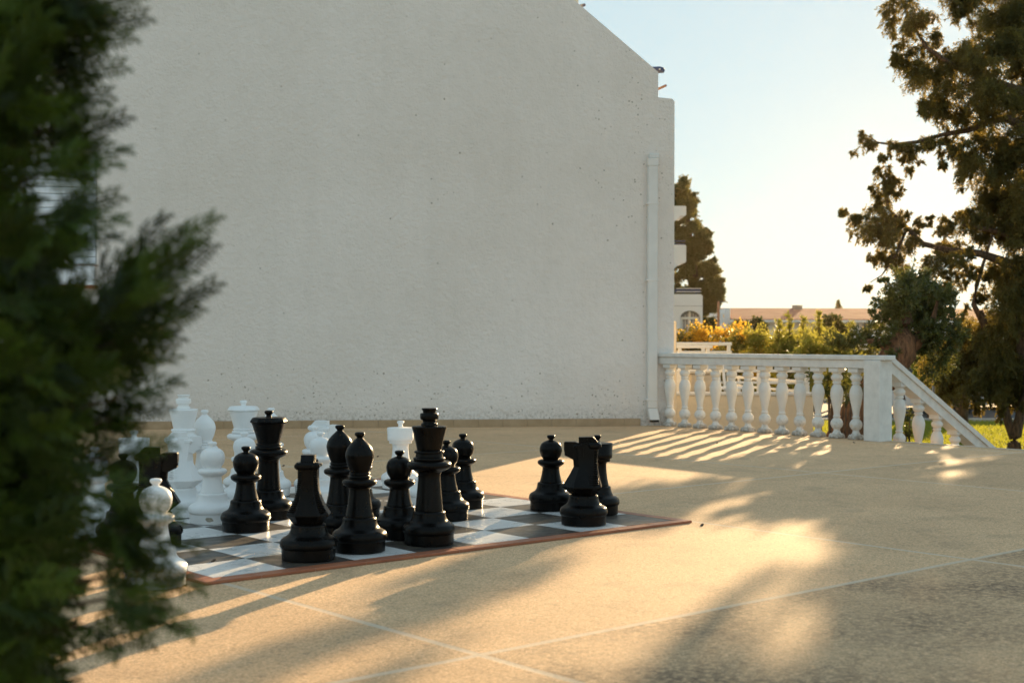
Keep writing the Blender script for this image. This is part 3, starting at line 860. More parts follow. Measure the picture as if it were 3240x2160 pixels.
def copy_tree(o, parent=None):
    c = o.copy(); COL.objects.link(c)
    if parent: c.parent = parent
    for ch in list(o.children): copy_tree(ch, c)
    return c
def piece(kind, colr, px, py, label, rz=0.0, s=1.0):
    """px: centre column, py: lowest visible row of the base (photograph pixels)"""
    D = FPX * CAM_H / (py - 1078) + 0.13 if py < 5000 else 0
    loc = Vector(((px - 1620) * D / FPX, D, 0.0165 if kind != 'x' else 0))
    l = local(loc)
    if not (-0.09 < l.x < 3.29 and -0.09 < l.y < 3.29): loc.z = 0.001
    k_ = (kind, colr)
    if k_ not in proto:
        root = bpy.data.objects.new('chess_' + kind, None); COL.objects.link(root)
        BUILD[kind](root, M[colr]); proto[k_] = root
        o = root
    else: o = copy_tree(proto[k_])
    o.location = loc; o.rotation_euler = (0, 0, rz); o.scale = (s, s, s)
    tag(o, label, 'chess piece', 'giant %s chess pieces' % colr)
    return o
P_ = piece
P_('pawn', 'black', 779, 1698, 'black pawn with round head standing in front of the tall black queen', 0.3)
P_('queen', 'black', 851, 1658, 'black queen with flared angular crown and knob, behind a black pawn', 0.39 + TH)
P_('knight', 'black', 978, 1792, 'black knight turned away, ribbed mane toward the viewer, nearest the terracotta edge', -PI / 2 + 0.05)
P_('bishop', 'black', 1076, 1712, 'black bishop with pointed mitre, the rear one between the knight and the other bishop')
P_('bishop', 'black', 1139, 1765, 'black bishop with pointed mitre, the front one beside the terracotta edge', 1.0)
P_('pawn', 'black', 1265, 1720, 'black pawn standing just left of the black king', 0.8)
P_('king', 'black', 1359, 1740, 'tall black king with stepped finial on its flat crown', 0.4)
P_('pawn', 'black', 1134, 1653, 'black pawn almost hidden behind the front black bishop', 1.7)
P_('pawn', 'black', 1413, 1659, 'black pawn partly hidden behind the black king on its right side', 2.2)
P_('pawn', 'black', 1465, 1620, 'black pawn at the back, to the right of the black king', 0.2)
P_('pawn', 'black', 1744, 1626, 'black pawn left of the black knight at the right end of the board', 1.2)
P_('knight', 'black', 1848, 1675, 'black knight seen from the side facing left with sunlit ribs down its neck', -0.10)
P_('rook', 'black', 1890, 1640, 'black rook half hidden behind the side-facing black knight', 0.5)
P_('pawn', 'black', 391, 1743, 'black pawn in shadow behind the blurred conifer', 0.5)
P_('knight', 'black', 494, 1747, 'black knight facing right behind the front white pawn', PI + 0.1)
P_('king', 'white', 581, 1612, 'tall white king behind the white knight at the left', 0.5)
P_('knight', 'white', 577, 1651, 'white knight facing right in front of the white king', PI + 0.35)
P_('bishop', 'white', 648, 1600, 'white bishop with pointed mitre just right of the white king', 0.8)
wp = P_('pawn', 'white', 673, 1671, 'white pawn with a chipped patch on its base', 0.9)
P_('queen', 'white', 771, 1574, 'white queen with flared crown in the back row', 0.39 + TH)
P_('pawn', 'white', 774, 1614, 'white pawn in front of the white queen, mostly behind a black pawn', 0.2)
P_('bishop', 'white', 858, 1583, 'white bishop mostly hidden behind the black queen', 0.1)
P_('knight', 'white', 1026, 1577, 'white knight facing right behind two white pawns', PI - 0.2)
P_('pawn', 'white', 995, 1579, 'white pawn farther back of the two below the rear white knight', 0.7)
P_('pawn', 'white', 1015, 1612, 'white pawn nearer of the two, between black knight and rear black bishop', 0.1)
P_('rook', 'white', 1268, 1557, 'sunlit white rook with knobbed turret, left of the black king', 0.1)
P_('pawn', 'white', 1355, 1610, 'white pawn hidden directly behind the black king', 1.1)
P_('pawn', 'white', 494, 1871, 'white pawn standing off the board in front of the rest, seen through twigs', 0.4)
P_('pawn', 'white', 300, 1704, 'white pawn at the far left behind the blurred foliage', 0.4)
P_('rook', 'white', 425, 1620, 'white rook in the back behind the blurred foliage at the left', 0.6)
# chipped paint patch
bm = bmesh.new()
rr = random.Random(4)
pts = []
for k_ in range(16):
    a_ = 2 * PI * k_ / 16
    q_ = rr.uniform(0.75, 1.15)
    pts.append((0.024 * math.cos(a_) * q_, 0.016 * math.sin(a_) * q_))
ring_ = []
for (u_, v_) in pts:
    ang = -PI / 2 + 0.10 + u_ / 0.139 - 0.9
    ring_.append(bm.verts.new((0.1392 * math.cos(ang), 0.1392 * math.sin(ang), 0.032 + v_)))
bm.faces.new(ring_)
bm_obj('chipped_patch', bm, M['chip'], wp)

# ------------------------------------------------------------------ patio beyond the balustrade
pw = thing('patio_wall', 'low cream plastered wall seen between the balusters', 'wall', (2.0, 20.3, 0), 0.0)
bm = bmesh.new(); add_box(bm, 0.0, 2.55, 0.0, 0.22, -1.2, 0.325, 0.006); bm_obj('panel', bm, M['wall2'], pw)
bm = bmesh.new(); add_box(bm, -0.01, 2.565, -0.015, 0.235, 0.327, 0.372, 0.006); bm_obj('coping', bm, M['cap'], pw)
bm = bmesh.new(); add_box(bm, 0, 2.4, 0.24, 3.6, 0.0, 0.18, 0.01)
tag(bm_obj('patio_floor', bm, M['wall2']), kind='structure'); bpy.data.objects['patio_floor'].location = (2.1, 20.3, -0.05)
def fence(name, label, p0, p1, rails, posts, sz=0.05, postw=0.06, zb=0.1):
    p0 = Vector(p0); p1 = Vector(p1); d = p1 - p0; L = d.length
    f = thing(name, label, 'fence', (p0.x, p0.y, 0), math.atan2(d.y, d.x), 'white fences of the patio')
    for (z, h) in rails:
        bm = bmesh.new(); add_box(bm, 0, L, -sz / 2, sz / 2, z - h, z, 0.008); bm_obj('rail', bm, M['whitepaint'], f)
    top = max(r[0] - r[1] for r in rails) - 0.002
    for s in posts:
        bm = bmesh.new(); add_box(bm, s * L - postw / 2, s * L + postw / 2, -sz / 2 + 0.004, sz / 2 - 0.004, zb, top, 0.004); bm_obj('post', bm, M['whitepaint'], f)
    return f
def xz(px, D): return (px - 1620) * D / FPX
fence('patio_fence', 'white fence with the longest top rail, showing above the balustrade beside the building', (xz(2110, 24), 24, 0), (xz(2315, 24), 24, 0), [(1.125, 0.058), (0.97, 0.04)], [0.1, 0.56, 0.955], 0.07, 0.06)
fence('patio_fence', 'shorter white rail with rounded end, just below the longer rail above the balustrade', (xz(2110, 22), 22, 0), (xz(2254, 22), 22, 0), [(1.072, 0.045)], [0.28, 0.90], 0.09, 0.055)
fence('patio_fence', 'white fence seen between the balusters in front of the tree trunks', (xz(2135, 21.2), 21.2, 0), (xz(2560, 21.2), 21.2, 0), [(0.700, 0.045), (0.515, 0.042)], [0.02, 0.30, 0.63, 0.985], 0.05, 0.075, 0.13)
fence('patio_fence', 'white fence running back behind the balusters toward the lawn', (xz(2330, 23.5), 23.5, 0), (xz(2530, 20.9), 20.9, 0), [(0.545, 0.05), (0.39, 0.04)], [0.05, 0.97], 0.05, 0.06, 0.13)
# slatted sun chair and planter on the patio
ch = thing('patio_chair', 'white slatted patio chair seen between the balusters', 'chair', (xz(2285, 20.95), 20.95, 0.13), 0.2)
bm = bmesh.new()
for k_ in range(5): 
    vs = add_box(bm, -0.2 + k_ * 0.085, -0.2 + k_ * 0.085 + 0.045, 0.0, 0.02, 0.02, 0.66, 0.004)
    for v in vs: v.co.y += v.co.z * 0.25
vs = add_box(bm, -0.22, 0.22, 0.155, 0.185, 0.60, 0.66, 0.005)
bm_obj('backrest', bm, M['whitepaint'], ch)
bm = bmesh.new(); add_box(bm, -0.22, 0.22, -0.42, 0.02, 0.28, 0.315, 0.006); bm_obj('seat', bm, M['whitepaint'], ch)
for sx in (-0.2, 0.2):
    for sy in (-0.38, -0.02):
        bm = bmesh.new(); add_box(bm, sx - 0.015, sx + 0.015, sy - 0.015, sy + 0.015, 0.002, 0.279); bm_obj('leg', bm, M['whitepaint'], ch)
bm = bmesh.new(); add_box(bm, -0.18, 0.18, -0.12, 0.12, 0, 0.5, 0.015); add_box(bm, -0.20, 0.20, -0.14, 0.14, 0.502, 0.54, 0.01)
o = bm_obj('storage_box', bm, simple('box_beige', (0.45, 0.40, 0.32), 0.6)); o.location = (xz(2218, 21.0), 21.0, 0.132); tag(o, 'beige lidded storage box on the patio between the balusters', 'box')
bm = bmesh.new(); add_box(bm, 0, 0.25, 0, 0.3, -1.2, 1.43, 0.01)
o = bm_obj('pillar', bm, M['wall2']); o.location = (xz(2141, 19.4) - 0.25, 19.4, 0); tag(o, 'cream pillar close behind the end of the big plaster wall', 'pillar')

# ------------------------------------------------------------------ hotel wing and far buildings
hw_ = thing('hotel_wing', 'white hotel wing with rounded balconies, blue rails and an arched window', 'building', (0, 0, 0))
DW = 40.0
def X(px, D=DW): return (px - 1620) * D / FPX
def Z(py, D=DW): return CAM_H - (py - 1080) * D / FPX
bm = bmesh.new()
# lower wing, with an arched opening cut as a real recess
xl, xr_ = X(2060), X(2223); zt, zb = Z(931), GZ
ax0, ax1 = X(2152), X(2216); cx_ = (ax0 + ax1) / 2; ar = (ax1 - ax0) / 2; zsp = Z(1006); zar = Z(983)
arch = [(ax0, zb), (ax0, zsp)] + [(cx_ - ar * math.cos(PI * k_ / 12), zsp + (zar - zsp) * math.sin(PI * k_ / 12)) for k_ in range(1, 12)] + [(ax1, zsp), (ax1, zb)]
outer = [(xl, zb)] + [(a_[0], a_[1]) for a_ in arch] + [(xr_, zb), (xr_, zt - 0.05), (xr_ - 0.05, zt), (xl, zt)]
vsf = [bm.verts.new((x, DW, z)) for x, z in outer]
f = bm.faces.new(vsf)
r = bmesh.ops.extrude_face_region(bm, geom=[f])
for v in [g for g in r['geom'] if isinstance(g, bmesh.types.BMVert)]: v.co.y += 0.35
bmesh.ops.triangulate(bm, faces=[f for f in bm.faces if len(f.verts) > 4])
bm_obj('wall', bm, M['whitewall'], hw_)
bm = bmesh.new(); add_box(bm, xl, xr_ - 0.004, DW + 0.352, DW + 6, zb, zt - 0.01); add_box(bm, xl, X(2134), DW + 1.2, DW + 7, zb, Z(600)); bm_obj('rear_block', bm, M['whitewall'], hw_)
bm = bmesh.new(); add_box(bm, xl, xr_ + 0.01, DW - 0.012, DW - 0.001, Z(968) - 0.01, Z(968) + 0.008); bm_obj('string_line', bm, simple('grey_joint', (0.45, 0.45, 0.46)), hw_)
wn = bm_obj('window', (lambda b_: (add_box(b_, ax0, ax1, DW + 0.20, DW + 0.22, zb, zar), b_)[1])(bmesh.new()), simple('dark_glass', (0.25, 0.24, 0.24), 0.15, 0.2, 3), hw_)
bm = bmesh.new()
for xx in (ax0 + 0.05, cx_, ax1 - 0.05): add_box(bm, xx - 0.03, xx + 0.03, DW + 0.14, DW + 0.19, zb, zar - (0.02 if xx == cx_ else 0.20), 0.004)
add_box(bm, ax0 + 0.021, ax1 - 0.021, DW + 0.12, DW + 0.139, zsp - 0.04, zsp + 0.03, 0.004)
bm_obj('frame', bm, M['whitepaint'], wn)
bm = bmesh.new()
for k_ in range(7): add_box(bm, ax0 + 0.08 + k_ * 0.078, ax0 + 0.12 + k_ * 0.078, DW + 0.191, DW + 0.199, zb, zar - 0.22 + 0.16 * math.sin(PI * (k_ + .5) / 7))
bm_obj('curtain', bm, simple('curtain_cloth', (0.55, 0.52, 0.50), 0.9), wn)
for (y0, y1, name) in ((653, 684, 'parapet'), (776, 832, 'balcony')):
    bm = bmesh.new()
    zt_, zb_ = Z(y0), Z(y1)
    pr = [(X(2080), zt_), (X(2169) - 0.03, zt_), (X(2169), zt_ - 0.03), (X(2169), zb_ + 0.03), (X(2169) - 0.03, zb_), (X(2151), zb_), (X(2132), zb_ - 0.17), (X(2080), zb_ - 0.17)]
    a = [bm.verts.new((x, DW - 0.1, z)) for x, z in pr]; b = [bm.verts.new((x, DW + 1.5, z)) for x, z in pr]
    bm.faces.new(a); bm.faces.new(b[::-1])
    for i in range(len(pr)): bm.faces.new((a[i], b[i], b[(i + 1) % len(pr)], a[(i + 1) % len(pr)]))
    bal_ = bm_obj(name, bm, M['whitewall'], hw_)
    if name == 'balcony':
        for yy in (761, 771):
            bm = bmesh.new(); add_box(bm, X(2080), X(2168), DW - 0.02, DW + 0.03, Z(yy + 4), Z(yy), 0.008); bm_obj('blue_rail', bm, blue, bal_)
for yy, c_ in ((912, 'whitepaint'), (922, 'whitepaint')):
    bm = bmesh.new(); add_box(bm, X(2140), X(2219), DW, DW + 0.04, Z(yy + 2), Z(yy), 0.004); bm_obj('rail', bm, M[c_], hw_)
bm = bmesh.new(); add_box(bm, X(2136), X(2216), DW + 0.05, DW + 0.08, Z(926), Z(914)); bm_obj('blue_panel', bm, blue, hw_)
for xx in (2160, 2201):
    bm = bmesh.new(); add_box(bm, X(xx), X(xx) + 0.03, DW + 0.041, DW + 0.049, Z(931), Z(912)); bm_obj('rail_post', bm, blue, hw_)

# long low house with tiled roof
DF = 72.0
lh = thing('long_house', 'long white house with a faded terracotta tile roof far behind the hedges', 'building')
x0, x1 = X(2308, DF), X(3190, DF); ze = Z(1013, DF); zr_ = Z(970, DF)
bm = bmesh.new(); add_box(bm, x0 + 0.1, x1, DF + 0.5, DF + 8, GZ, ze - 0.02); bm_obj('wall', bm, M['whitewall'], lh)
def roof_mat():
    m, t, p = new_mat('roof_tiles')
    c = coords(t)
    wv = t.nodes.new('ShaderNodeTexWave'); wv.inputs['Scale'].default_value = 2.2; wv.inputs['Distortion'].default_value = 0.6; t.links.new(c, wv.inputs[0])
    col = ramp(t, noise(t, c, 1.1, 6), [(0.3, (0.42, 0.145, 0.075)), (0.7, (0.56, 0.235, 0.13))])
    t.links.new(mixc(t, mth(t, 'MULTIPLY', wv.outputs[1], 0.25), col, (0.22, 0.10, 0.06)), p.inputs['Base Color'])
    p.inputs['Roughness'].default_value = 0.9
    return m
bm = bmesh.new()
pr = [(DF - 0.1, ze), (DF - 0.1, ze + 0.07), (DF + 4, zr_ + 0.02), (DF + 8.4, ze + 0.07), (DF + 8.4, ze)]
a = [bm.verts.new((x0 + 0.12, y, z)) for y, z in pr]; b = [bm.verts.new((x1, y, z)) for y, z in pr]
bm.faces.new(a); bm.faces.new(b[::-1])
for i in range(len(pr)): bm.faces.new((a[i], b[i], b[(i + 1) % len(pr)], a[(i + 1) % len(pr)]))
rf = bm_obj('roof', bm, roof_mat(), lh)
bm = bmesh.new(); add_box(bm, X(2557, DF), X(2583, DF), DF + 3.5, DF + 4.2, zr_ - 0.25, Z(963, DF), 0.01)
chm = bm_obj('chimney', bm, simple('chimney_render', (0.48, 0.38, 0.28), 0.9), rf)
bm = bmesh.new(); add_box(bm, X(2556, DF), X(2584, DF), DF + 3.45, DF + 4.25, Z(961, DF), Z(959.6, DF))
for xx in (2558, 2569, 2580): add_box(bm, X(xx, DF), X(xx + 2, DF), DF + 3.5, DF + 4.2, Z(962.9, DF), Z(961.05, DF))
bm_obj('chimney_cap', bm, simple('chimney_cap_clay', (0.45, 0.34, 0.26), 0.9), chm)
bm = bmesh.new(); add_box(bm, x0 - 0.16, x0 + 0.10, DF + 0.4, DF + 8, GZ, Z(975, DF)); add_box(bm, x0 - 0.35, x0 - 0.165, DF + 0.6, DF + 8, GZ, Z(988, DF)); bm_obj('gable_wall', bm, M['whitewall'], lh)
bm = bmesh.new(); add_box(bm, x0, x1, DF - 0.16, DF - 0.11, ze - 0.10, ze + 0.02); bm_obj('gutter', bm, M['whitepaint'], lh)
for (xa, xb) in ((2345, 2362), (2500, 2512), (2535, 2545), (2740, 2758), (2860, 2876), (3060, 3076)):
    bm = bmesh.new(); add_box(bm, X(xa, DF), X(xb, DF), DF + 0.46, DF + 0.495, Z(1050, DF), Z(1019, DF)); w_ = bm_obj('window', bm, simple('window_dark', (0.10, 0.11, 0.12), 0.2), lh)
bm = bmesh.new(); add_box(bm, X(3085, DF), X(3240, DF), DF - 1.5, DF - 0.6, Z(1012, DF), Z(993, DF), 0.02); tag(bm_obj('signboard', bm, M['whitewall']), 'pale board in front of the tiled roof, glimpsed through the cypress', 'sign')

# street lamp
lp = thing('street_lamp', 'slim rust brown street lamp with one curved arm beside the far cypress', 'street lamp', (X(2273, 44), 44, GZ))
bm = bmesh.new(); zt_ = Z(955, 44) - GZ; add_tube(bm, [(0, 0, 0), (0, 0, zt_ + 0.02)], 0.045, 10); bm_obj('pole', bm, simple('rust_pole', (0.30, 0.15, 0.08), 0.7, 0.2, 8), lp)
bm = bmesh.new(); add_tube(bm, [(0, 0, zt_), (0.15, 0, zt_ + 0.015), (0.26, 0, zt_ + 0.005), (0.31, 0, zt_ - 0.025)], 0.018, 8); bm_obj('arm', bm, simple('lamp_grey', (0.12, 0.11, 0.10), 0.6), lp)
bm = bmesh.new(); add_tube(bm, [(-0.18, 0, Z(1003, 44) - GZ), (-0.01, 0, Z(1003, 44) - GZ)], 0.014, 8); bm_obj('crossbar', bm, simple('lamp_bar', (0.12, 0.11, 0.10), 0.6), lp)
# sign post behind the stair rail
sp_ = thing('sign_post', 'grey metal post standing on the lawn above the sloping stair rail', 'post', (X(2954, 27), 27, GZ))
bm = bmesh.new(); add_tube(bm, [(0, 0, 0), (0, 0, Z(1168, 27) - GZ)], 0.028, 10); bm_obj('shaft', bm, simple('galvanised', (0.30, 0.30, 0.30), 0.5, metal=0.6), sp_)

# parked cars across the lawn
def car(name, label, loc, rz, col, L=4.3, H=1.5, Wd=1.72, van=False, cat='car'):
    root = thing(name, label, cat, loc, rz, 'vehicles parked beyond the lawn')
    paint = simple(name + '_paint', col, 0.3, 0.03, 2)
    sec = [(-L / 2, 0.35, 0.70), (-L / 2 + 0.1, 0.25, 0.88), (-L / 2 + 0.9, 0.22, 0.95), (-L / 2 + 1.0, 0.22, 0.96), (L / 2 - 0.5, 0.22, 0.98), (L / 2 - 0.08, 0.25, 0.92), (L / 2, 0.35, 0.75)]
    bm = bmesh.new(); rings = []
    for x, zb_, zt_ in sec:
        k2 = Wd / 2 * (0.90 if abs(x) > L / 2 - 0.05 else 1)
        rings.append([bm.verts.new((x, -k2, zb_)), bm.verts.new((x, k2, zb_)), bm.verts.new((x, k2, zt_ - 0.12)), bm.verts.new((x, k2 * 0.93, zt_)), bm.verts.new((x, -k2 * 0.93, zt_)), bm.verts.new((x, -k2, zt_ - 0.12))])
    for i in range(len(rings) - 1):
        for q_ in range(6): bm.faces.new((rings[i][q_], rings[i][(q_ + 1) % 6], rings[i + 1][(q_ + 1) % 6], rings[i + 1][q_]))
    bm.faces.new(rings[0][::-1]); bm.faces.new(rings[-1])
    bmesh.ops.bevel(bm, geom=list(bm.edges), offset=0.03, segments=2, affect='EDGES')
    bm_obj('body', bm, paint, root, autosmooth=40)
    xf = -L / 2 + (0.5 if van else 1.05); xe_ = L / 2 - 0.25
    def cabin(z0, z1, i0, i1, mat, nm, k0, k1):
        bm = bmesh.new()
        a = [bm.verts.new(p) for p in ((xf + i0, -Wd / 2 * k0, z0), (xe_, -Wd / 2 * k0, z0), (xe_, Wd / 2 * k0, z0), (xf + i0, Wd / 2 * k0, z0))]
        b = [bm.verts.new(p) for p in ((xf + i1, -Wd / 2 * k1, z1), (xe_ - 0.2, -Wd / 2 * k1, z1), (xe_ - 0.2, Wd / 2 * k1, z1), (xf + i1, Wd / 2 * k1, z1))]
        bm.faces.new(a[::-1]); bm.faces.new(b)
        for q_ in range(4): bm.faces.new((a[q_], a[(q_ + 1) % 4], b[(q_ + 1) % 4], b[q_]))
        bmesh.ops.bevel(bm, geom=list(bm.edges), offset=0.02, segments=2, affect='EDGES')
        return bm_obj(nm, bm, mat, root, autosmooth=40)
    cabin(0.95, H - 0.08, 0.0, 0.55, simple('car_glass', (0.02, 0.022, 0.025), 0.1), 'windows', 0.90, 0.78)
    cabin(H - 0.10, H, 0.50, 0.62, paint, 'roof', 0.80, 0.74)
    for px_ in (-L / 2 + 0.85, L / 2 - 0.85):
        for sy in (-1, 1):
            bm = bmesh.new(); add_tube(bm, [(px_, sy * (Wd / 2 - 0.17), 0.31), (px_, sy * (Wd / 2 + 0.01), 0.31)], 0.31, 20)
            wh = bm_obj('wheel', bm, simple('tyre', (0.02, 0.02, 0.02), 0.8), root, autosmooth=40)
            bm = bmesh.new(); add_tube(bm, [(px_, sy * (Wd / 2 + 0.011), 0.31), (px_, sy * (Wd / 2 + 0.02), 0.31)], 0.18, 14); bm_obj('rim', bm, simple('rim_alloy', (0.5, 0.5, 0.5), 0.35, metal=0.8), wh)
    for sy in (-1, 1):
        bm = bmesh.new(); add_box(bm, -L / 2 - 0.015, -L / 2 + 0.02, sy * 0.6 - 0.14, sy * 0.6 + 0.14, 0.62, 0.74, 0.01); bm_obj('headlight', bm, simple('lamp_glass', (0.7, 0.7, 0.68), 0.15), root)
    return root
car('parked_van', 'white van parked in the street, half hidden by the cypress', (X(3120, 45), 45, GZ), 0.1, (0.75, 0.75, 0.76), 4.9, 2.25, 1.9, True, 'van')
car('parked_car', 'white car parked beyond the lawn behind the stair balusters', (X(2885, 41), 41, GZ), 0.05, (0.72, 0.72, 0.74))
car('parked_car', 'dark car parked in the street at the right edge behind the forked trunk', (X(3330, 43), 43, GZ), 0.0, (0.30, 0.28, 0.26))

# ------------------------------------------------------------------ trees
def ragged(cl, rng, k=8, f=0.42, hang=0.45):
    out = []
    for (c, R) in cl:
        if R < 0.07: out.append((c, R)); continue
        n_ = k if R > 0.16 else 4
        for _ in range(n_):
            o_ = rng.normal(size=3) * R * 0.52
            out.append(((c[0] + o_[0], c[1] + o_[1], c[2] + o_[2] - hang * R * rng.random()), R * f * rng.uniform(0.75, 1.3)))
    return out
def limb_tree(name, label, trunk_pts, limbs, clumps, leafmat, barkmat, leafargs, seed, group=None, cat='tree', droop_leaves=None):
    rng = np.random.default_rng(seed)
    t = thing(name, label, cat, (trunk_pts[0][0].x, trunk_pts[0][0].y, trunk_pts[0][0].z), 0, group)
    o = Vector(trunk_pts[0][0])
    bm = bmesh.new()
    add_tube(bm, [Vector(p) - o for p, r in trunk_pts], [r for p, r in trunk_pts], 14)
    for L in limbs: add_tube(bm, [Vector(p) - o for p, r in L], [r for p, r in L], 8)
    for v in bm.verts:
        h = math.sin(v.co.z * 9 + v.co.x * 31) * 0.5 + math.sin(v.co.z * 23 + v.co.y * 17) * 0.5
        v.co.x += h * 0.012; v.co.y += h * 0.010
    bm_obj('trunk', bm, barkmat, t, smooth=True)
    cl = [((c[0] - o.x, c[1] - o.y, c[2] - o.z), R) for c, R in clumps]
    V_, T_ = tufts(rng, cl, **leafargs)
    np_mesh('crown', V_, 4, leafmat, t, tones=T_)
    return t

# --- big cypress at the right
DT = 25.0
k_m = DT / FPX
raw = [(3100, 250, 90), (3060, 190, 70), (2990, 200, 70), (2950, 240, 75), (2960, 310, 55), (3000, 350, 55), (2900, 130, 55), (2872, 60, 55), (2860, 5, 60), (2835, 60, 28), (2845, 165, 30), (2920, 30, 40), (2960, 130, 35), (2800, 40, 14), (2832, 190, 16),
       (3060, -20, 60), (3150, 40, 80), (3210, 110, 80), (3235, 30, 80), (3150, 130, 40), (3238, 210, 50), (3040, 20, 30), (3120, 330, 60), (3010, 395, 28), (2925, 330, 30),
       (2750, 455, 32), (2830, 462, 24), (2868, 458, 26), (2910, 450, 26), (2950, 438, 24), (2990, 430, 26), (3030, 445, 34), (3085, 860, 26), (3105, 935, 26), (2736, 432, 20), (2790, 480, 28), (2835, 475, 28), (2890, 468, 30), (2888, 515, 28), (2940, 450, 25), (3000, 470, 32), (3060, 480, 40), (2985, 515, 20), (3050, 545, 35), (3110, 440, 65), (3110, 540, 50), (3150, 590, 60), (3160, 480, 70),
       (2788, 520, 28), (2800, 560, 38), (2830, 600, 32), (2760, 592, 24), (2802, 640, 50), (2790, 695, 50), (2722, 690, 34), (2685, 672, 24), (2664, 665, 13), (2742, 722, 40), (2810, 745, 55), (2852, 690, 35), (2905, 698, 24), (2935, 693, 14), (2870, 760, 45), (2780, 805, 32), (2835, 815, 42), (2758, 812, 18), (2745, 895, 16),
       (3032, 672, 18), (3090, 680, 38), (3140, 672, 45), (3065, 665, 22), (2985, 715, 36), (3050, 715, 50), (3130, 725, 50), (3205, 715, 60), (3000, 775, 50), (3060, 790, 45), (3020, 850, 40), (2945, 820, 45), (3215, 800, 50), (3170, 640, 60),
       (3235, 350, 80), (3238, 470, 90), (3240, 600, 90), (3245, 700, 60), (3200, 300, 45), (3130, 620, 40),
       (2995, 900, 38), (2950, 940, 40), (3050, 880, 25), (3190, 890, 70), (3240, 900, 80), (3240, 1020, 90), (3170, 1010, 60), (3090, 930, 22), (3120, 870, 20), (3040, 980, 25), (3110, 1085, 75), (3030, 1120, 70), (3160, 1160, 80), (3065, 1190, 60), (3000, 1235, 45), (3225, 1150, 80), (3120, 1240, 42), (3185, 1235, 45), (3160, 1300, 28), (2985, 1170, 45), (3180, 1095, 80), (3060, 1060, 60), (3100, 1290, 22), (2960, 1105, 50), (3230, 1240, 45),
       (3330, 100, 130), (3340, 350, 130), (3330, 600, 130), (3340, 850, 130), (3350, 1080, 110), (3450, 250, 140), (3450, 600, 140), (3440, 950, 130), (3400, -150, 160), (3240, -160, 120), (3080, -140, 80), (3560, 450, 120), (3560, 800, 120), (3330, 1200, 70)]
rng = np.random.default_rng(11)
cl = []
for (x_, y_, r_) in raw:
    d_ = rng.uniform(-0.9, 0.9) * (0.5 if x_ < 2900 else 1.0)
    Dd = DT + d_
    cl.append((tuple(at(x_, y_, Dd)), r_ * k_m * 0.92))
    if x_ > 3000 and r_ > 50:       # depth of the crown: more of it behind
        cl.append((tuple(at(x_ + rng.uniform(-15, 15), y_ + rng.uniform(-15, 15), DT + rng.uniform(0.8, 2.0))), r_ * k_m * 0.75))
A = lambda x_, y_, d_=0: at(x_, y_, DT + d_)
cl = ragged(cl, rng)
limb_tree('cypress_tree', 'big dark cypress with ragged drooping boughs against the bright sky at the right', 
          [(Vector((A(3213, 1440).x, DT, GZ - 0.05)), 0.15), (A(3209, 1400), 0.12), (A(3211, 1375), 0.125), (A(3226, 1325), 0.09), (A(3238, 1260), 0.085), (A(3240, 1150), 0.12), (A(3240, 1000), 0.15), (A(3260, 700), 0.15), (A(3280, 400), 0.14), (A(3300, 50), 0.10), (A(3310, -250), 0.05)],
          [[(A(3210, 1385), 0.09), (A(3193, 1340, 0.05), 0.085), (A(3180, 1290, 0.1), 0.085), (A(3172, 1200, 0.3), 0.08), (A(3140, 1100, 0.4), 0.09), (A(3100, 980, 0.4), 0.06)],
           [(A(3270, 420), 0.10), (A(3180, 370), 0.08), (A(3120, 385), 0.065), (A(3060, 410), 0.055), (A(2980, 425), 0.04), (A(2900, 448), 0.032), (A(2820, 456), 0.025), (A(2775, 450), 0.018), (A(2745, 428), 0.008)],
           [(A(3250, 850), 0.10), (A(3100, 800), 0.07), (A(3000, 790), 0.055), (A(2920, 770), 0.05), (A(2870, 720), 0.04), (A(2810, 660), 0.025), (A(2790, 560), 0.012)],
           [(A(2870, 720), 0.03), (A(2830, 810), 0.02), (A(2790, 870), 0.012), (A(2750, 893), 0.006)],
           [(A(2870, 720), 0.03), (A(2780, 700), 0.02), (A(2700, 675), 0.008)],
           [(A(3270, 300), 0.10), (A(3150, 260), 0.07), (A(3020, 210), 0.05), (A(2930, 150), 0.035), (A(2870, 50), 0.02), (A(2850, -20), 0.01)],
           [(A(3130, 1060), 0.07), (A(3080, 960), 0.05), (A(3090, 900), 0.04), (A(3110, 830), 0.03), (A(3140, 740), 0.02)],
           [(A(3250, 760), 0.08), (A(3150, 730), 0.05), (A(3050, 710), 0.035), (A(3032, 670), 0.012)]],
          cl, M['cypress'], M['bark'], dict(subs=105, per=36, leaf=0.060, lw=0.018, up=-0.05, jitter=0.24, droop=0.7, lenf=1.9), 21)

# --- second trunk behind
limb_tree('cypress_tree', 'smaller cypress with a straight trunk behind the sloping stair rail',
          [(Vector((at(3043, 1330, 29).x, 29, GZ - 0.05)), 0.16), (at(3043, 1280, 29), 0.14), (at(3045, 1200, 29), 0.12), (at(3040, 1080, 29), 0.07)], [],
          [(tuple(at(3040 + rng.uniform(-50, 50), y_, 29 + rng.uniform(-.5, .5))), 0.42) for y_ in (1080, 1120, 1160, 1190, 1100, 1150, 1040, 1225)],
          M['cypress'], M['bark'], dict(subs=60, per=30, leaf=0.06, lw=0.022, up=0.0, droop=0.4), 22)

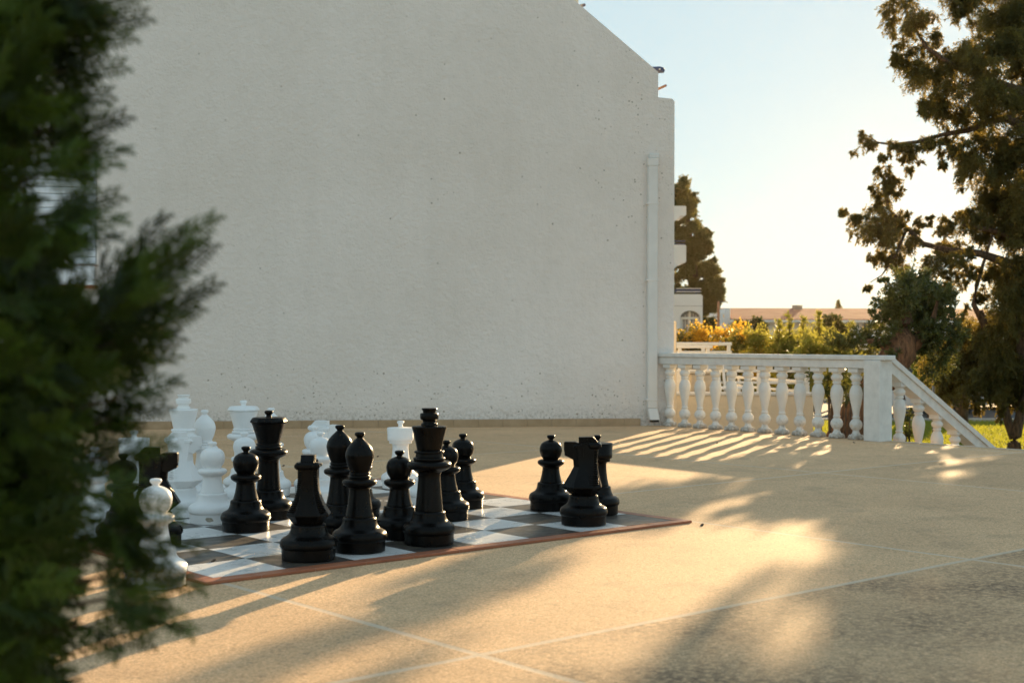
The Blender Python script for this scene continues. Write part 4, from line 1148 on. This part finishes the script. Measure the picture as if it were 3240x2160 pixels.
# --- olive with a massive leaning trunk
DO = 18.6
O_ = lambda x_, y_, d_=0: at(x_, y_, DO + d_)
oc = [(2860, 900, 55), (2900, 950, 70), (2850, 970, 60), (2820, 930, 40), (2940, 910, 55), (2790, 1010, 45), (2960, 990, 60), (2990, 1050, 45), (2910, 1010, 50), (2840, 1020, 35), (2780, 960, 25), (2740, 1065, 50), (2800, 890, 22), (2790, 1085, 35), (2700, 1090, 40), (2650, 1085, 45), (2920, 870, 25), (2850, 860, 20), (3010, 960, 40), (3000, 1110, 40), (2940, 1080, 45), (2760, 1110, 30), (2880, 1070, 25), (2960, 1150, 35), (2830, 1120, 25), (2755, 985, 14), (2890, 900, 60), (2930, 960, 60), (2860, 1010, 45), (2930, 1040, 55), (2980, 940, 50), (2810, 970, 45), (2900, 1000, 55), (2960, 1080, 45), (3010, 1010, 40), (2930, 1110, 40), (2870, 940, 60), (2845, 1050, 25), (2820, 1050, 30), (2900, 1110, 45), (2860, 1150, 30), (2990, 1150, 50), (3030, 1060, 45), (2940, 1180, 40), (2780, 1050, 35), (2900, 1060, 45), (2840, 1000, 45)]
rng = np.random.default_rng(12)
limb_tree('olive_tree', 'olive tree with thick leaning fibrous trunk and dense grey green crown behind the post',
          [(Vector((O_(2665, 1400).x, DO, GZ - 0.05)), 0.34), (O_(2675, 1400), 0.30), (O_(2700, 1330), 0.24), (O_(2740, 1260), 0.21), (O_(2800, 1180), 0.21), (O_(2850, 1110), 0.23), (O_(2862, 1060), 0.17), (O_(2868, 1020), 0.09), (O_(2862, 960), 0.05), (O_(2870, 900), 0.02)],
          [[(O_(2835, 1130), 0.14), (O_(2900, 1080), 0.10), (O_(2950, 1020), 0.05), (O_(2965, 950), 0.02)],
           [(O_(2840, 1110), 0.13), (O_(2810, 1090), 0.10), (O_(2775, 1080), 0.05), (O_(2720, 1075), 0.02)],
           [(O_(2800, 1190), 0.16), (O_(2860, 1220), 0.12), (O_(2850, 1260), 0.08)]],
          [(tuple(O_(x_, y_, rng.uniform(-0.35, 0.6))), r_ * DO / FPX) for x_, y_, r_ in oc],
          M['olive'], M['bark_red'], dict(subs=95, per=24, leaf=0.058, lw=0.021, up=0.5, jitter=0.13), 23)
# leafy shoots at the foot of the olive
rng = np.random.default_rng(13)
def bush(name, label, clumps, mat, seed, leafargs, group=None, cat='shrub', stems=True, extra=None):
    rng = np.random.default_rng(seed)
    c0 = clumps[0][0]
    cx = sum(c[0][0] for c in clumps) / len(clumps); cy = sum(c[0][1] for c in clumps) / len(clumps)
    t = thing(name, label, cat, (cx, cy, GZ), 0, group)
    o = np.array([cx, cy, GZ])
    if stems:
        bm = bmesh.new()
        for (c, R) in clumps:
            e = Vector(c) - Vector(o); add_tube(bm, [(e.x * 0.3, e.y * 0.3, -0.05), (e.x * 0.8, e.y * 0.8, e.z * 0.6), tuple(e)], [0.03, 0.018, 0.006], 5)
        bm_obj('stems', bm, M['bark'], t)
    V_, T_ = tufts(rng, [(tuple(np.array(c) - o), R) for c, R in clumps], **leafargs)
    np_mesh('leaves', V_, 4, mat, t, tones=T_)
    if extra:
        mat2, cl2, args2 = extra
        V_, T_ = tufts(rng, [(tuple(np.array(c) - o), R) for c, R in cl2], **args2)
        np_mesh('blossoms', V_, 4, mat2, t, tones=T_)
    return t
bush('leafy_shrub', 'leafy shrub seen between the balusters left of the square post', [(tuple(at(x_, y_, 18.2 + rng.uniform(-.1, .2))), r_ * 18.2 / FPX) for x_, y_, r_ in ((2580, 1190, 30), (2620, 1200, 35), (2625, 1240, 32), (2670, 1190, 35), (2680, 1240, 32), (2590, 1260, 22), (2640, 1160, 35), (2700, 1170, 30), (2640, 1275, 20), (2720, 1220, 25))],
     M['olive'], 31, dict(subs=70, per=18, leaf=0.07, lw=0.024, up=0.3))
bush('leafy_shrub', 'dark leafy shoots behind the first stair baluster', [(tuple(at(x_, y_, 17.8)), r_ * 17.8 / FPX) for x_, y_, r_ in ((2868, 1345, 22), (2880, 1310, 20), (2862, 1380, 20), (2880, 1375, 15), (2850, 1290, 14))],
     M['olive'], 32, dict(subs=40, per=12, leaf=0.075, lw=0.026, up=0.5))
# hedges behind the balustrade
def hedge(label, x0, x1, ytop, D, mat, seed, args, name='oleander_shrub', group='flowering shrubs behind the balustrade', extra=False, dens=1.0):
    rng = np.random.default_rng(seed)
    cl, cl2 = [], []
    x_ = x0
    while x_ <= x1:
        top = ytop + rng.uniform(-10, 10)
        zt_ = at(x_, top, D).z
        z = zt_ - 0.18
        first_ = True
        while z > 0.1:
            cl.append(((xz(x_, D) + rng.uniform(-.08, .08), D + rng.uniform(-.5, .5), z), rng.uniform(0.26, 0.36)))
            if extra and (z > zt_ - 0.7 or rng.random() < 0.5): cl2.append(((xz(x_, D) + rng.uniform(-.1, .1), D - 0.15 + rng.uniform(-.5, .3), z + rng.uniform(-0.05, 0.18)), rng.uniform(0.14, 0.26)))
            z -= 0.30
        x_ += 0.30 * FPX / D
    return bush(name, label, cl, mat, seed, args, group, extra=(M['orange'], cl2, dict(subs=95, per=7, leaf=0.055, lw=0.045, up=0.5, jitter=0.35)) if extra else None)
la = dict(subs=120, per=16, leaf=0.085, lw=0.020, up=0.9, jitter=0.14)
hedge('orange flowering shrub right beside the end of the plaster building', 2140, 2215, 1050, 27.5, M['shrubgreen'], 41, dict(subs=60, per=18, leaf=0.06, lw=0.035, up=0.4), 'flowering_shrub', extra=True)
hedge('orange flowering shrub in the middle, standing under the street lamp', 2235, 2330, 1044, 27, M['shrubgreen'], 42, dict(subs=60, per=18, leaf=0.06, lw=0.035, up=0.4), 'flowering_shrub', extra=True)
hedge('low orange flowering shrub next to the green oleander', 2330, 2385, 1062, 25, M['shrubgreen'], 43, dict(subs=60, per=18, leaf=0.06, lw=0.035, up=0.4), 'flowering_shrub', extra=True)
hedge('green oleander shrub with tall shoots in front of the long house', 2395, 2560, 1074, 24.5, M['oleander'], 44, la)
hedge('darker oleander shrub between the tall shoots and the olive', 2575, 2730, 1082, 22.5, M['oleander'], 45, la)
hedge('pale oleander shrub farther back beneath the white house wall', 2440, 2640, 1064, 31, M['oleander'], 46, la)
# tall shoots
rng = np.random.default_rng(47)
for (x_, y_, l_) in ((2465, 1000, 'thin leafy shoot left of the tallest one'), (2500, 985, 'pointed leafy shoot just left of the tallest one'), (2540, 990, 'leafy shoot below the chimney'), (2592, 975, 'tallest thin leafy shoot rising past the far roof'), (2690, 1010, 'thin leafy shoot near the olive')):
    bush('oleander_shoot', l_ + ' above the green shrubs', [(tuple(at(x_ + rng.uniform(-4, 4), yy, 24)), 0.06) for yy in range(y_ + 22, 1085, 12)], M['oleander'], 48 + x_, dict(subs=180, per=7, leaf=0.09, lw=0.02, up=1.2), 'oleander shoots', 'shoot')
# small round trees in front of the house
for (x_, y_, r_, D_, l_) in ((2350, 1040, 28, 48, 'small round grey green tree left of centre before the long house'), (2400, 1030, 30, 48, 'round grey green tree in front of the middle of the long house'), (2650, 1040, 48, 44, 'broad grey green tree in front of the long house right of the chimney'), (2590, 1055, 25, 44, 'small grey green bush beside the broad tree before the long house'), (2240, 1028, 26, 48, 'small round olive tree beneath the far cypress')):
    cl = [(tuple(at(x_ + rng.uniform(-r_ * .5, r_ * .5), y_ + rng.uniform(-r_ * .4, r_ * .6), D_)), r_ * D_ / FPX * 0.6) for _ in range(9)]
    limb_tree('round_tree', l_, [(Vector((at(x_, 0, D_).x, D_, GZ)), 0.08), (at(x_, y_, D_), 0.04)], [], cl, M['olive'], M['bark'], dict(subs=110, per=16, leaf=0.10, lw=0.05, up=0.3), int(x_), 'small round trees')
# far tall cypress behind the hotel wing
DC = 50.0
rng = np.random.default_rng(14)
cl = []
prof_ = [(596, 4, 12), (620, -2, 24), (650, 8, 34), (690, 10, 44), (730, 18, 58), (770, 26, 72), (810, 28, 76), (850, 40, 84), (890, 48, 90), (930, 50, 92), (970, 44, 84), (1000, 30, 66)]
for (y_, ox, hw2) in prof_:
    for k_ in range(int(4 + hw2 / 3.2)):
        x_ = 2168 + ox + rng.uniform(-1, 1) * hw2 * 0.82 - 14
        cl.append((tuple(at(x_, y_ + rng.uniform(-20, 20), DC + rng.uniform(-0.9, 0.9))), rng.uniform(0.10, 0.24)))
for (x_, y_) in ((2162, 596), (2170, 610), (2192, 622), (2200, 640), (2212, 725), (2232, 735), (2240, 745), (2243, 790), (2256, 828), (2270, 860), (2280, 890), (2282, 920), (2278, 950), (2262, 980), (2272, 960)):
    cl.append((tuple(at(x_, y_, DC)), 0.16))
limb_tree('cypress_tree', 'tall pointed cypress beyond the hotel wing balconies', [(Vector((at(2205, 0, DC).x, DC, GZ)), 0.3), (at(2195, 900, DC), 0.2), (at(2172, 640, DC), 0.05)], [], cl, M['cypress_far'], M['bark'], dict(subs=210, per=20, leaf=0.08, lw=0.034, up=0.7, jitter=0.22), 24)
# tiny conifer top over the roof
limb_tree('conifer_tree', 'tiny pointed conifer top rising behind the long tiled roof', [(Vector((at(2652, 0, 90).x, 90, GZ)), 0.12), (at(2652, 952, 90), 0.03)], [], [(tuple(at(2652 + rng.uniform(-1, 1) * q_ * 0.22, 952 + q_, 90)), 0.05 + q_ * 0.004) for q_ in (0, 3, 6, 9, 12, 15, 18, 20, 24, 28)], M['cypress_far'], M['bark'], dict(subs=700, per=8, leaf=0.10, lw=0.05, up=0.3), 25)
# backlit lime-green trees in the street, seen under the cypress
for (x_, y_, D_, s_, l_) in ((2945, 1175, 38, 1, 'backlit yellow green young tree behind the sign post'), (3000, 1150, 40, 2, 'backlit yellow green street tree between sign post and cypress')):
    cl = [(tuple(at(x_ + rng.uniform(-45, 45), y_ + rng.uniform(-50, 60), D_ + rng.uniform(-.6, .6))), 0.28) for _ in range(16)]
    limb_tree('street_tree', l_, [(Vector((at(x_, 0, D_).x, D_, GZ)), 0.10), (at(x_ + 4, y_ + 20, D_), 0.06), (at(x_, y_ - 40, D_), 0.02)], [], cl, M['limegreen'], M['bark'], dict(subs=50, per=14, leaf=0.10, lw=0.07, up=0.2), 60 + s_)
rng = np.random.default_rng(70)
cl = [((xz(x_, 56) + rng.uniform(-.3, .3), 56 + rng.uniform(-.6, .6), GZ + 0.5 + z_), 0.6) for x_ in range(2650, 3700, 45) for z_ in (0, 0.8)]
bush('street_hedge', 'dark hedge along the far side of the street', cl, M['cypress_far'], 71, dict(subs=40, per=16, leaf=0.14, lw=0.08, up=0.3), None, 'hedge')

# ------------------------------------------------------------------ near conifer at the left (out of focus)
def near_conifer():
    rng = np.random.default_rng(77)
    # template spray: flat feathery branchlet, axis +x, length ~0.11
    segs = []   # (p0, p1, r0, r1)
    def branch(p, d, L, r, lvl):
        e = p + d * L
        segs.append((p, e, r * (1.0 if lvl else 1.15), r * 0.7))
        if lvl == 0: return
        n_ = {2: 9, 1: 5}[lvl]
        for i in range(n_):
            f = (i + 0.6) / n_
            s = 1 if i % 2 else -1
            q = p + d * L * f
            ang = math.radians(38) * s
            dd = Vector((d.x * math.cos(ang) - d.y * math.sin(ang), d.x * math.sin(ang) + d.y * math.cos(ang), d.z + rng.uniform(-0.25, 0.25))).normalized()
            branch(q, dd, L * (0.50 - 0.24 * f), r * 0.85, lvl - 1)
    branch(Vector((0, 0, 0)), Vector((1, 0, 0)), 0.115, 0.0030, 2)
    tpl = []
    for (p, e, r0, r1) in segs:
        d = (e - p).normalized(); a = d.cross(Vector((0, 0, 1))).normalized() if abs(d.z) < 0.9 else Vector((1, 0, 0)); b = d.cross(a)
        r0 *= 1.25; r1 *= 1.2
        ks = [a, (a * -0.5 + b * 0.87), (a * -0.5 - b * 0.87)]
        for i in range(3):
            u, v = ks[i], ks[(i + 1) % 3]
            tpl.append([p + u * r0, p + v * r0, e + v * r1, e + u * r1])
    T = np.array([[list(v) for v in q] for q in tpl])          # (Q,4,3)
    edge_y = [-200, 0, 100, 200, 300, 400, 470, 560, 650, 720, 800, 880, 960, 1040, 1120, 1200, 1300, 1400, 1500, 1600, 1700, 1800, 1900, 2000, 2100, 2300]
    edge_x = [220, 215, 180, 90, 90, 40, 10, 40, 70, 80, 110, 150, 260, 310, 290, 270, 250, 235, 235, 225, 200, 210, 210, 180, 120, 50]
    holes = [(290, 510, 42), (150, 530, 34), (120, 590, 28), (200, 590, 26), (215, 850, 55), (160, 880, 36), (250, 650, 30), (120, 990, 24), (235, 990, 26), (300, 1520, 30), (330, 1600, 26), (250, 1560, 20), (410, 970, 24), (330, 900, 26), (300, 780, 28), (500, 850, 22), (470, 900, 26), (280, 1850, 34), (200, 1790, 20), (420, 1290, 16), (300, 1440, 18), (330, 1020, 14)]
    inst = []     # (pos, dir, roll, scale)
    def add(px, py, D, ang, dz, sc):
        p = at(px, py, D)
        d = Vector((math.cos(ang), dz, math.sin(ang))).normalized()
        inst.append((p, d, rng.uniform(-1.2, 1.2), sc))
    n_ = 0
    while n_ < 2600:
        py = rng.uniform(-150, 2300); ex = np.interp(py, edge_y, edge_x)
        px = ex - abs(rng.normal()) * 160 - 20 if rng.random() < 0.45 else rng.uniform(-420, ex)
        D = rng.uniform(1.95, 2.6)
        if any((px - hx) ** 2 + (py - hy) ** 2 < (hr * 1.7) ** 2 for hx, hy, hr in holes): continue
        # thinner toward the boundary and in the lower part where pieces show through
        if px > 90 and 1350 < py < 2050 and rng.random() < 0.45: continue
        ang = math.radians(rng.uniform(-45, 75)) if px > 0 else rng.uniform(-PI, PI)
        add(px - 60, py, D, ang, rng.uniform(-0.7, 0.7), rng.uniform(0.45, 0.9)); n_ += 1
    # individual boughs that break the outline: (x0,y0,x1,y1)
    boughs = [(300, 1040, 665, 700), (330, 1050, 640, 800), (330, 1100, 640, 925), (330, 1000, 560, 760), (310, 980, 480, 740), (340, 1120, 560, 1010), (300, 1160, 540, 1090), (320, 1200, 520, 1150), (320, 1290, 530, 1230), (310, 1350, 480, 1310),
              (200, 110, 440, 70), (210, 60, 400, 10), (210, 150, 370, 130), (180, 240, 355, 222), (170, 300, 300, 300), (150, 330, 290, 330), (180, 480, 370, 405), (170, 520, 370, 490), (150, 430, 300, 395), (180, 560, 320, 540), (180, 690, 330, 650), (170, 720, 345, 705), (180, 770, 320, 760),
              (300, 1780, 585, 1850), (330, 1830, 540, 1960), (330, 1900, 480, 1960), (260, 1480, 520, 1420), (280, 1560, 480, 1610), (280, 1700, 560, 1730), (250, 1980, 380, 2010), (320, 1650, 500, 1790)]
    boughs = [(b_[0] - 45, b_[1], b_[2] - 45, b_[3]) if 1080 < b_[3] < 1450 else b_ for b_ in boughs]
    boughs = [(b_[0] - 55, b_[1], b_[2] - 55, b_[3]) if b_[3] < 780 and b_[2] < 445 else b_ for b_ in boughs]
    for (x0_, y0_, x1_, y1_) in boughs:
        L = math.hypot(x1_ - x0_, y1_ - y0_); n2 = max(4, int(L / 28))
        D = rng.uniform(2.0, 2.2); base = math.atan2(-(y1_ - y0_), x1_ - x0_)
        for i in range(n2):
            f = i / n2
            sc = 0.9 - 0.35 * f
            tip = 105 * sc * 0.001 * FPX / D * 0.9
            s = 1 if i % 2 else -1
            add(x0_ + (x1_ - x0_) * f * 0.80, y0_ + (y1_ - y0_) * f * 0.80, D + rng.uniform(-.03, .03), base + s * math.radians(rng.uniform(12, 38)), rng.uniform(-.3, .3), sc * (0.75 - 0.25 * f))
        add(x0_ + (x1_ - x0_) * 0.74, y0_ + (y1_ - y0_) * 0.74, D, base, 0.0, 0.6)
    out = np.empty((len(inst), T.shape[0], 4, 3), dtype=np.float32); tones = np.empty((len(inst), T.shape[0]), dtype=np.float32)
    root = Vector((-1.5, 2.5, 0))
    for i, (p, d, roll, sc) in enumerate(inst):
        up = Vector((0, 0, 1)); a = up.cross(d)
        a = a.normalized() if a.length > 1e-3 else Vector((0, 1, 0)); b = d.cross(a)
        # the flat plane of the spray faces roughly the viewer
        e1 = b * math.cos(roll) + a * math.sin(roll); e2 = d.cross(e1)
        Mx = np.array([list(d), list(e1), list(e2)]) * sc
        out[i] = T @ Mx + np.array(list(p - root)); tones[i] = rng.uniform(0, 1)
    t = thing('near_conifer', 'large out of focus dark green conifer filling the left edge in the foreground', 'tree', tuple(root))
    np_mesh('foliage', out.reshape(-1, 3), 4, M['thuja'], t, tones=tones.ravel())
    bm = bmesh.new()
    add_tube(bm, [(0, 0, -0.02), (0.02, 0, 0.8), (0.0, 0.02, 1.7)], [0.05, 0.04, 0.02], 10)
    for (x0_, y0_, x1_, y1_) in boughs:
        D = 2.1
        e = at(x0_ + (x1_ - x0_) * .5, y0_ + (y1_ - y0_) * .5, D) - root; m_ = at(x0_, y0_, D) - root
        z0_ = max(0.05, m_.z - 0.25)
        add_tube(bm, [(0, 0, z0_), (m_.x * 0.5, m_.y * 0.5, (z0_ + m_.z) / 2 + 0.02), tuple(m_), tuple(e)], [0.009, 0.006, 0.0032, 0.0015], 5)
    bm_obj('branches', bm, M['bark'], t, smooth=True)
near_conifer()

# a few dead leaves on the paving
rr = random.Random(6)
lm = simple('dry_leaf', (0.07, 0.05, 0.035), 0.9)
for (px, py, lb) in [(2270, 1400, 'in front of the fifth baluster'), (2703, 1398, 'just left of the square post foot'), (1900, 1406, 'among the sun streaks near the downpipe'), (650, 1410, 'on the shaded paving between white bishop and white queen'), (898, 1476, 'right of the black queen collar on the shaded paving'), (1196, 1446, 'right of the front black bishop head'), (2223, 1661, 'at the right tip of the chessboard'), (678, 1788, 'on the dark square near the chessboard corner')]:
    D = FPX * CAM_H / (py - 1078); p = Vector((xz(px, D), D, 0.001 if px != 678 else 0.0165))
    bm = bmesh.new()
    bmesh.ops.create_icosphere(bm, subdivisions=2, radius=0.013)
    for v in bm.verts: v.co = Vector((v.co.x * rr.uniform(1.0, 1.3), v.co.y * 0.8, v.co.z * 0.45 + 0.005 + 0.004 * math.sin(v.co.x * 200)))
    o = bm_obj('dry_leaf', bm, lm); o.location = p; o.rotation_euler = (0, 0, rr.uniform(0, 6)); tag(o, 'small dark dry leaf lying ' + lb, 'leaf', 'dry leaves scattered on the paving')

# thin scattering volume added for a warm glow toward the sun
hz = bmesh.new(); add_box(hz, -155, 155, -55, 205, GZ - 1.5, 14.0)
m_ = bpy.data.materials.new('glow_haze'); m_.use_nodes = True; t_ = m_.node_tree
t_.nodes.remove(t_.nodes['Principled BSDF'])
pv = t_.nodes.new('ShaderNodeVolumePrincipled')
pv.inputs['Color'].default_value = (1.0, 0.72, 0.42, 1); pv.inputs['Density'].default_value = 0.00012; pv.inputs['Anisotropy'].default_value = 0.80
t_.links.new(pv.outputs[0], t_.nodes['Material Output'].inputs['Volume'])
tag(bm_obj('haze', hz, m_), 'thin warm haze added over the whole place for a glow toward the sun', 'haze', kind='stuff')
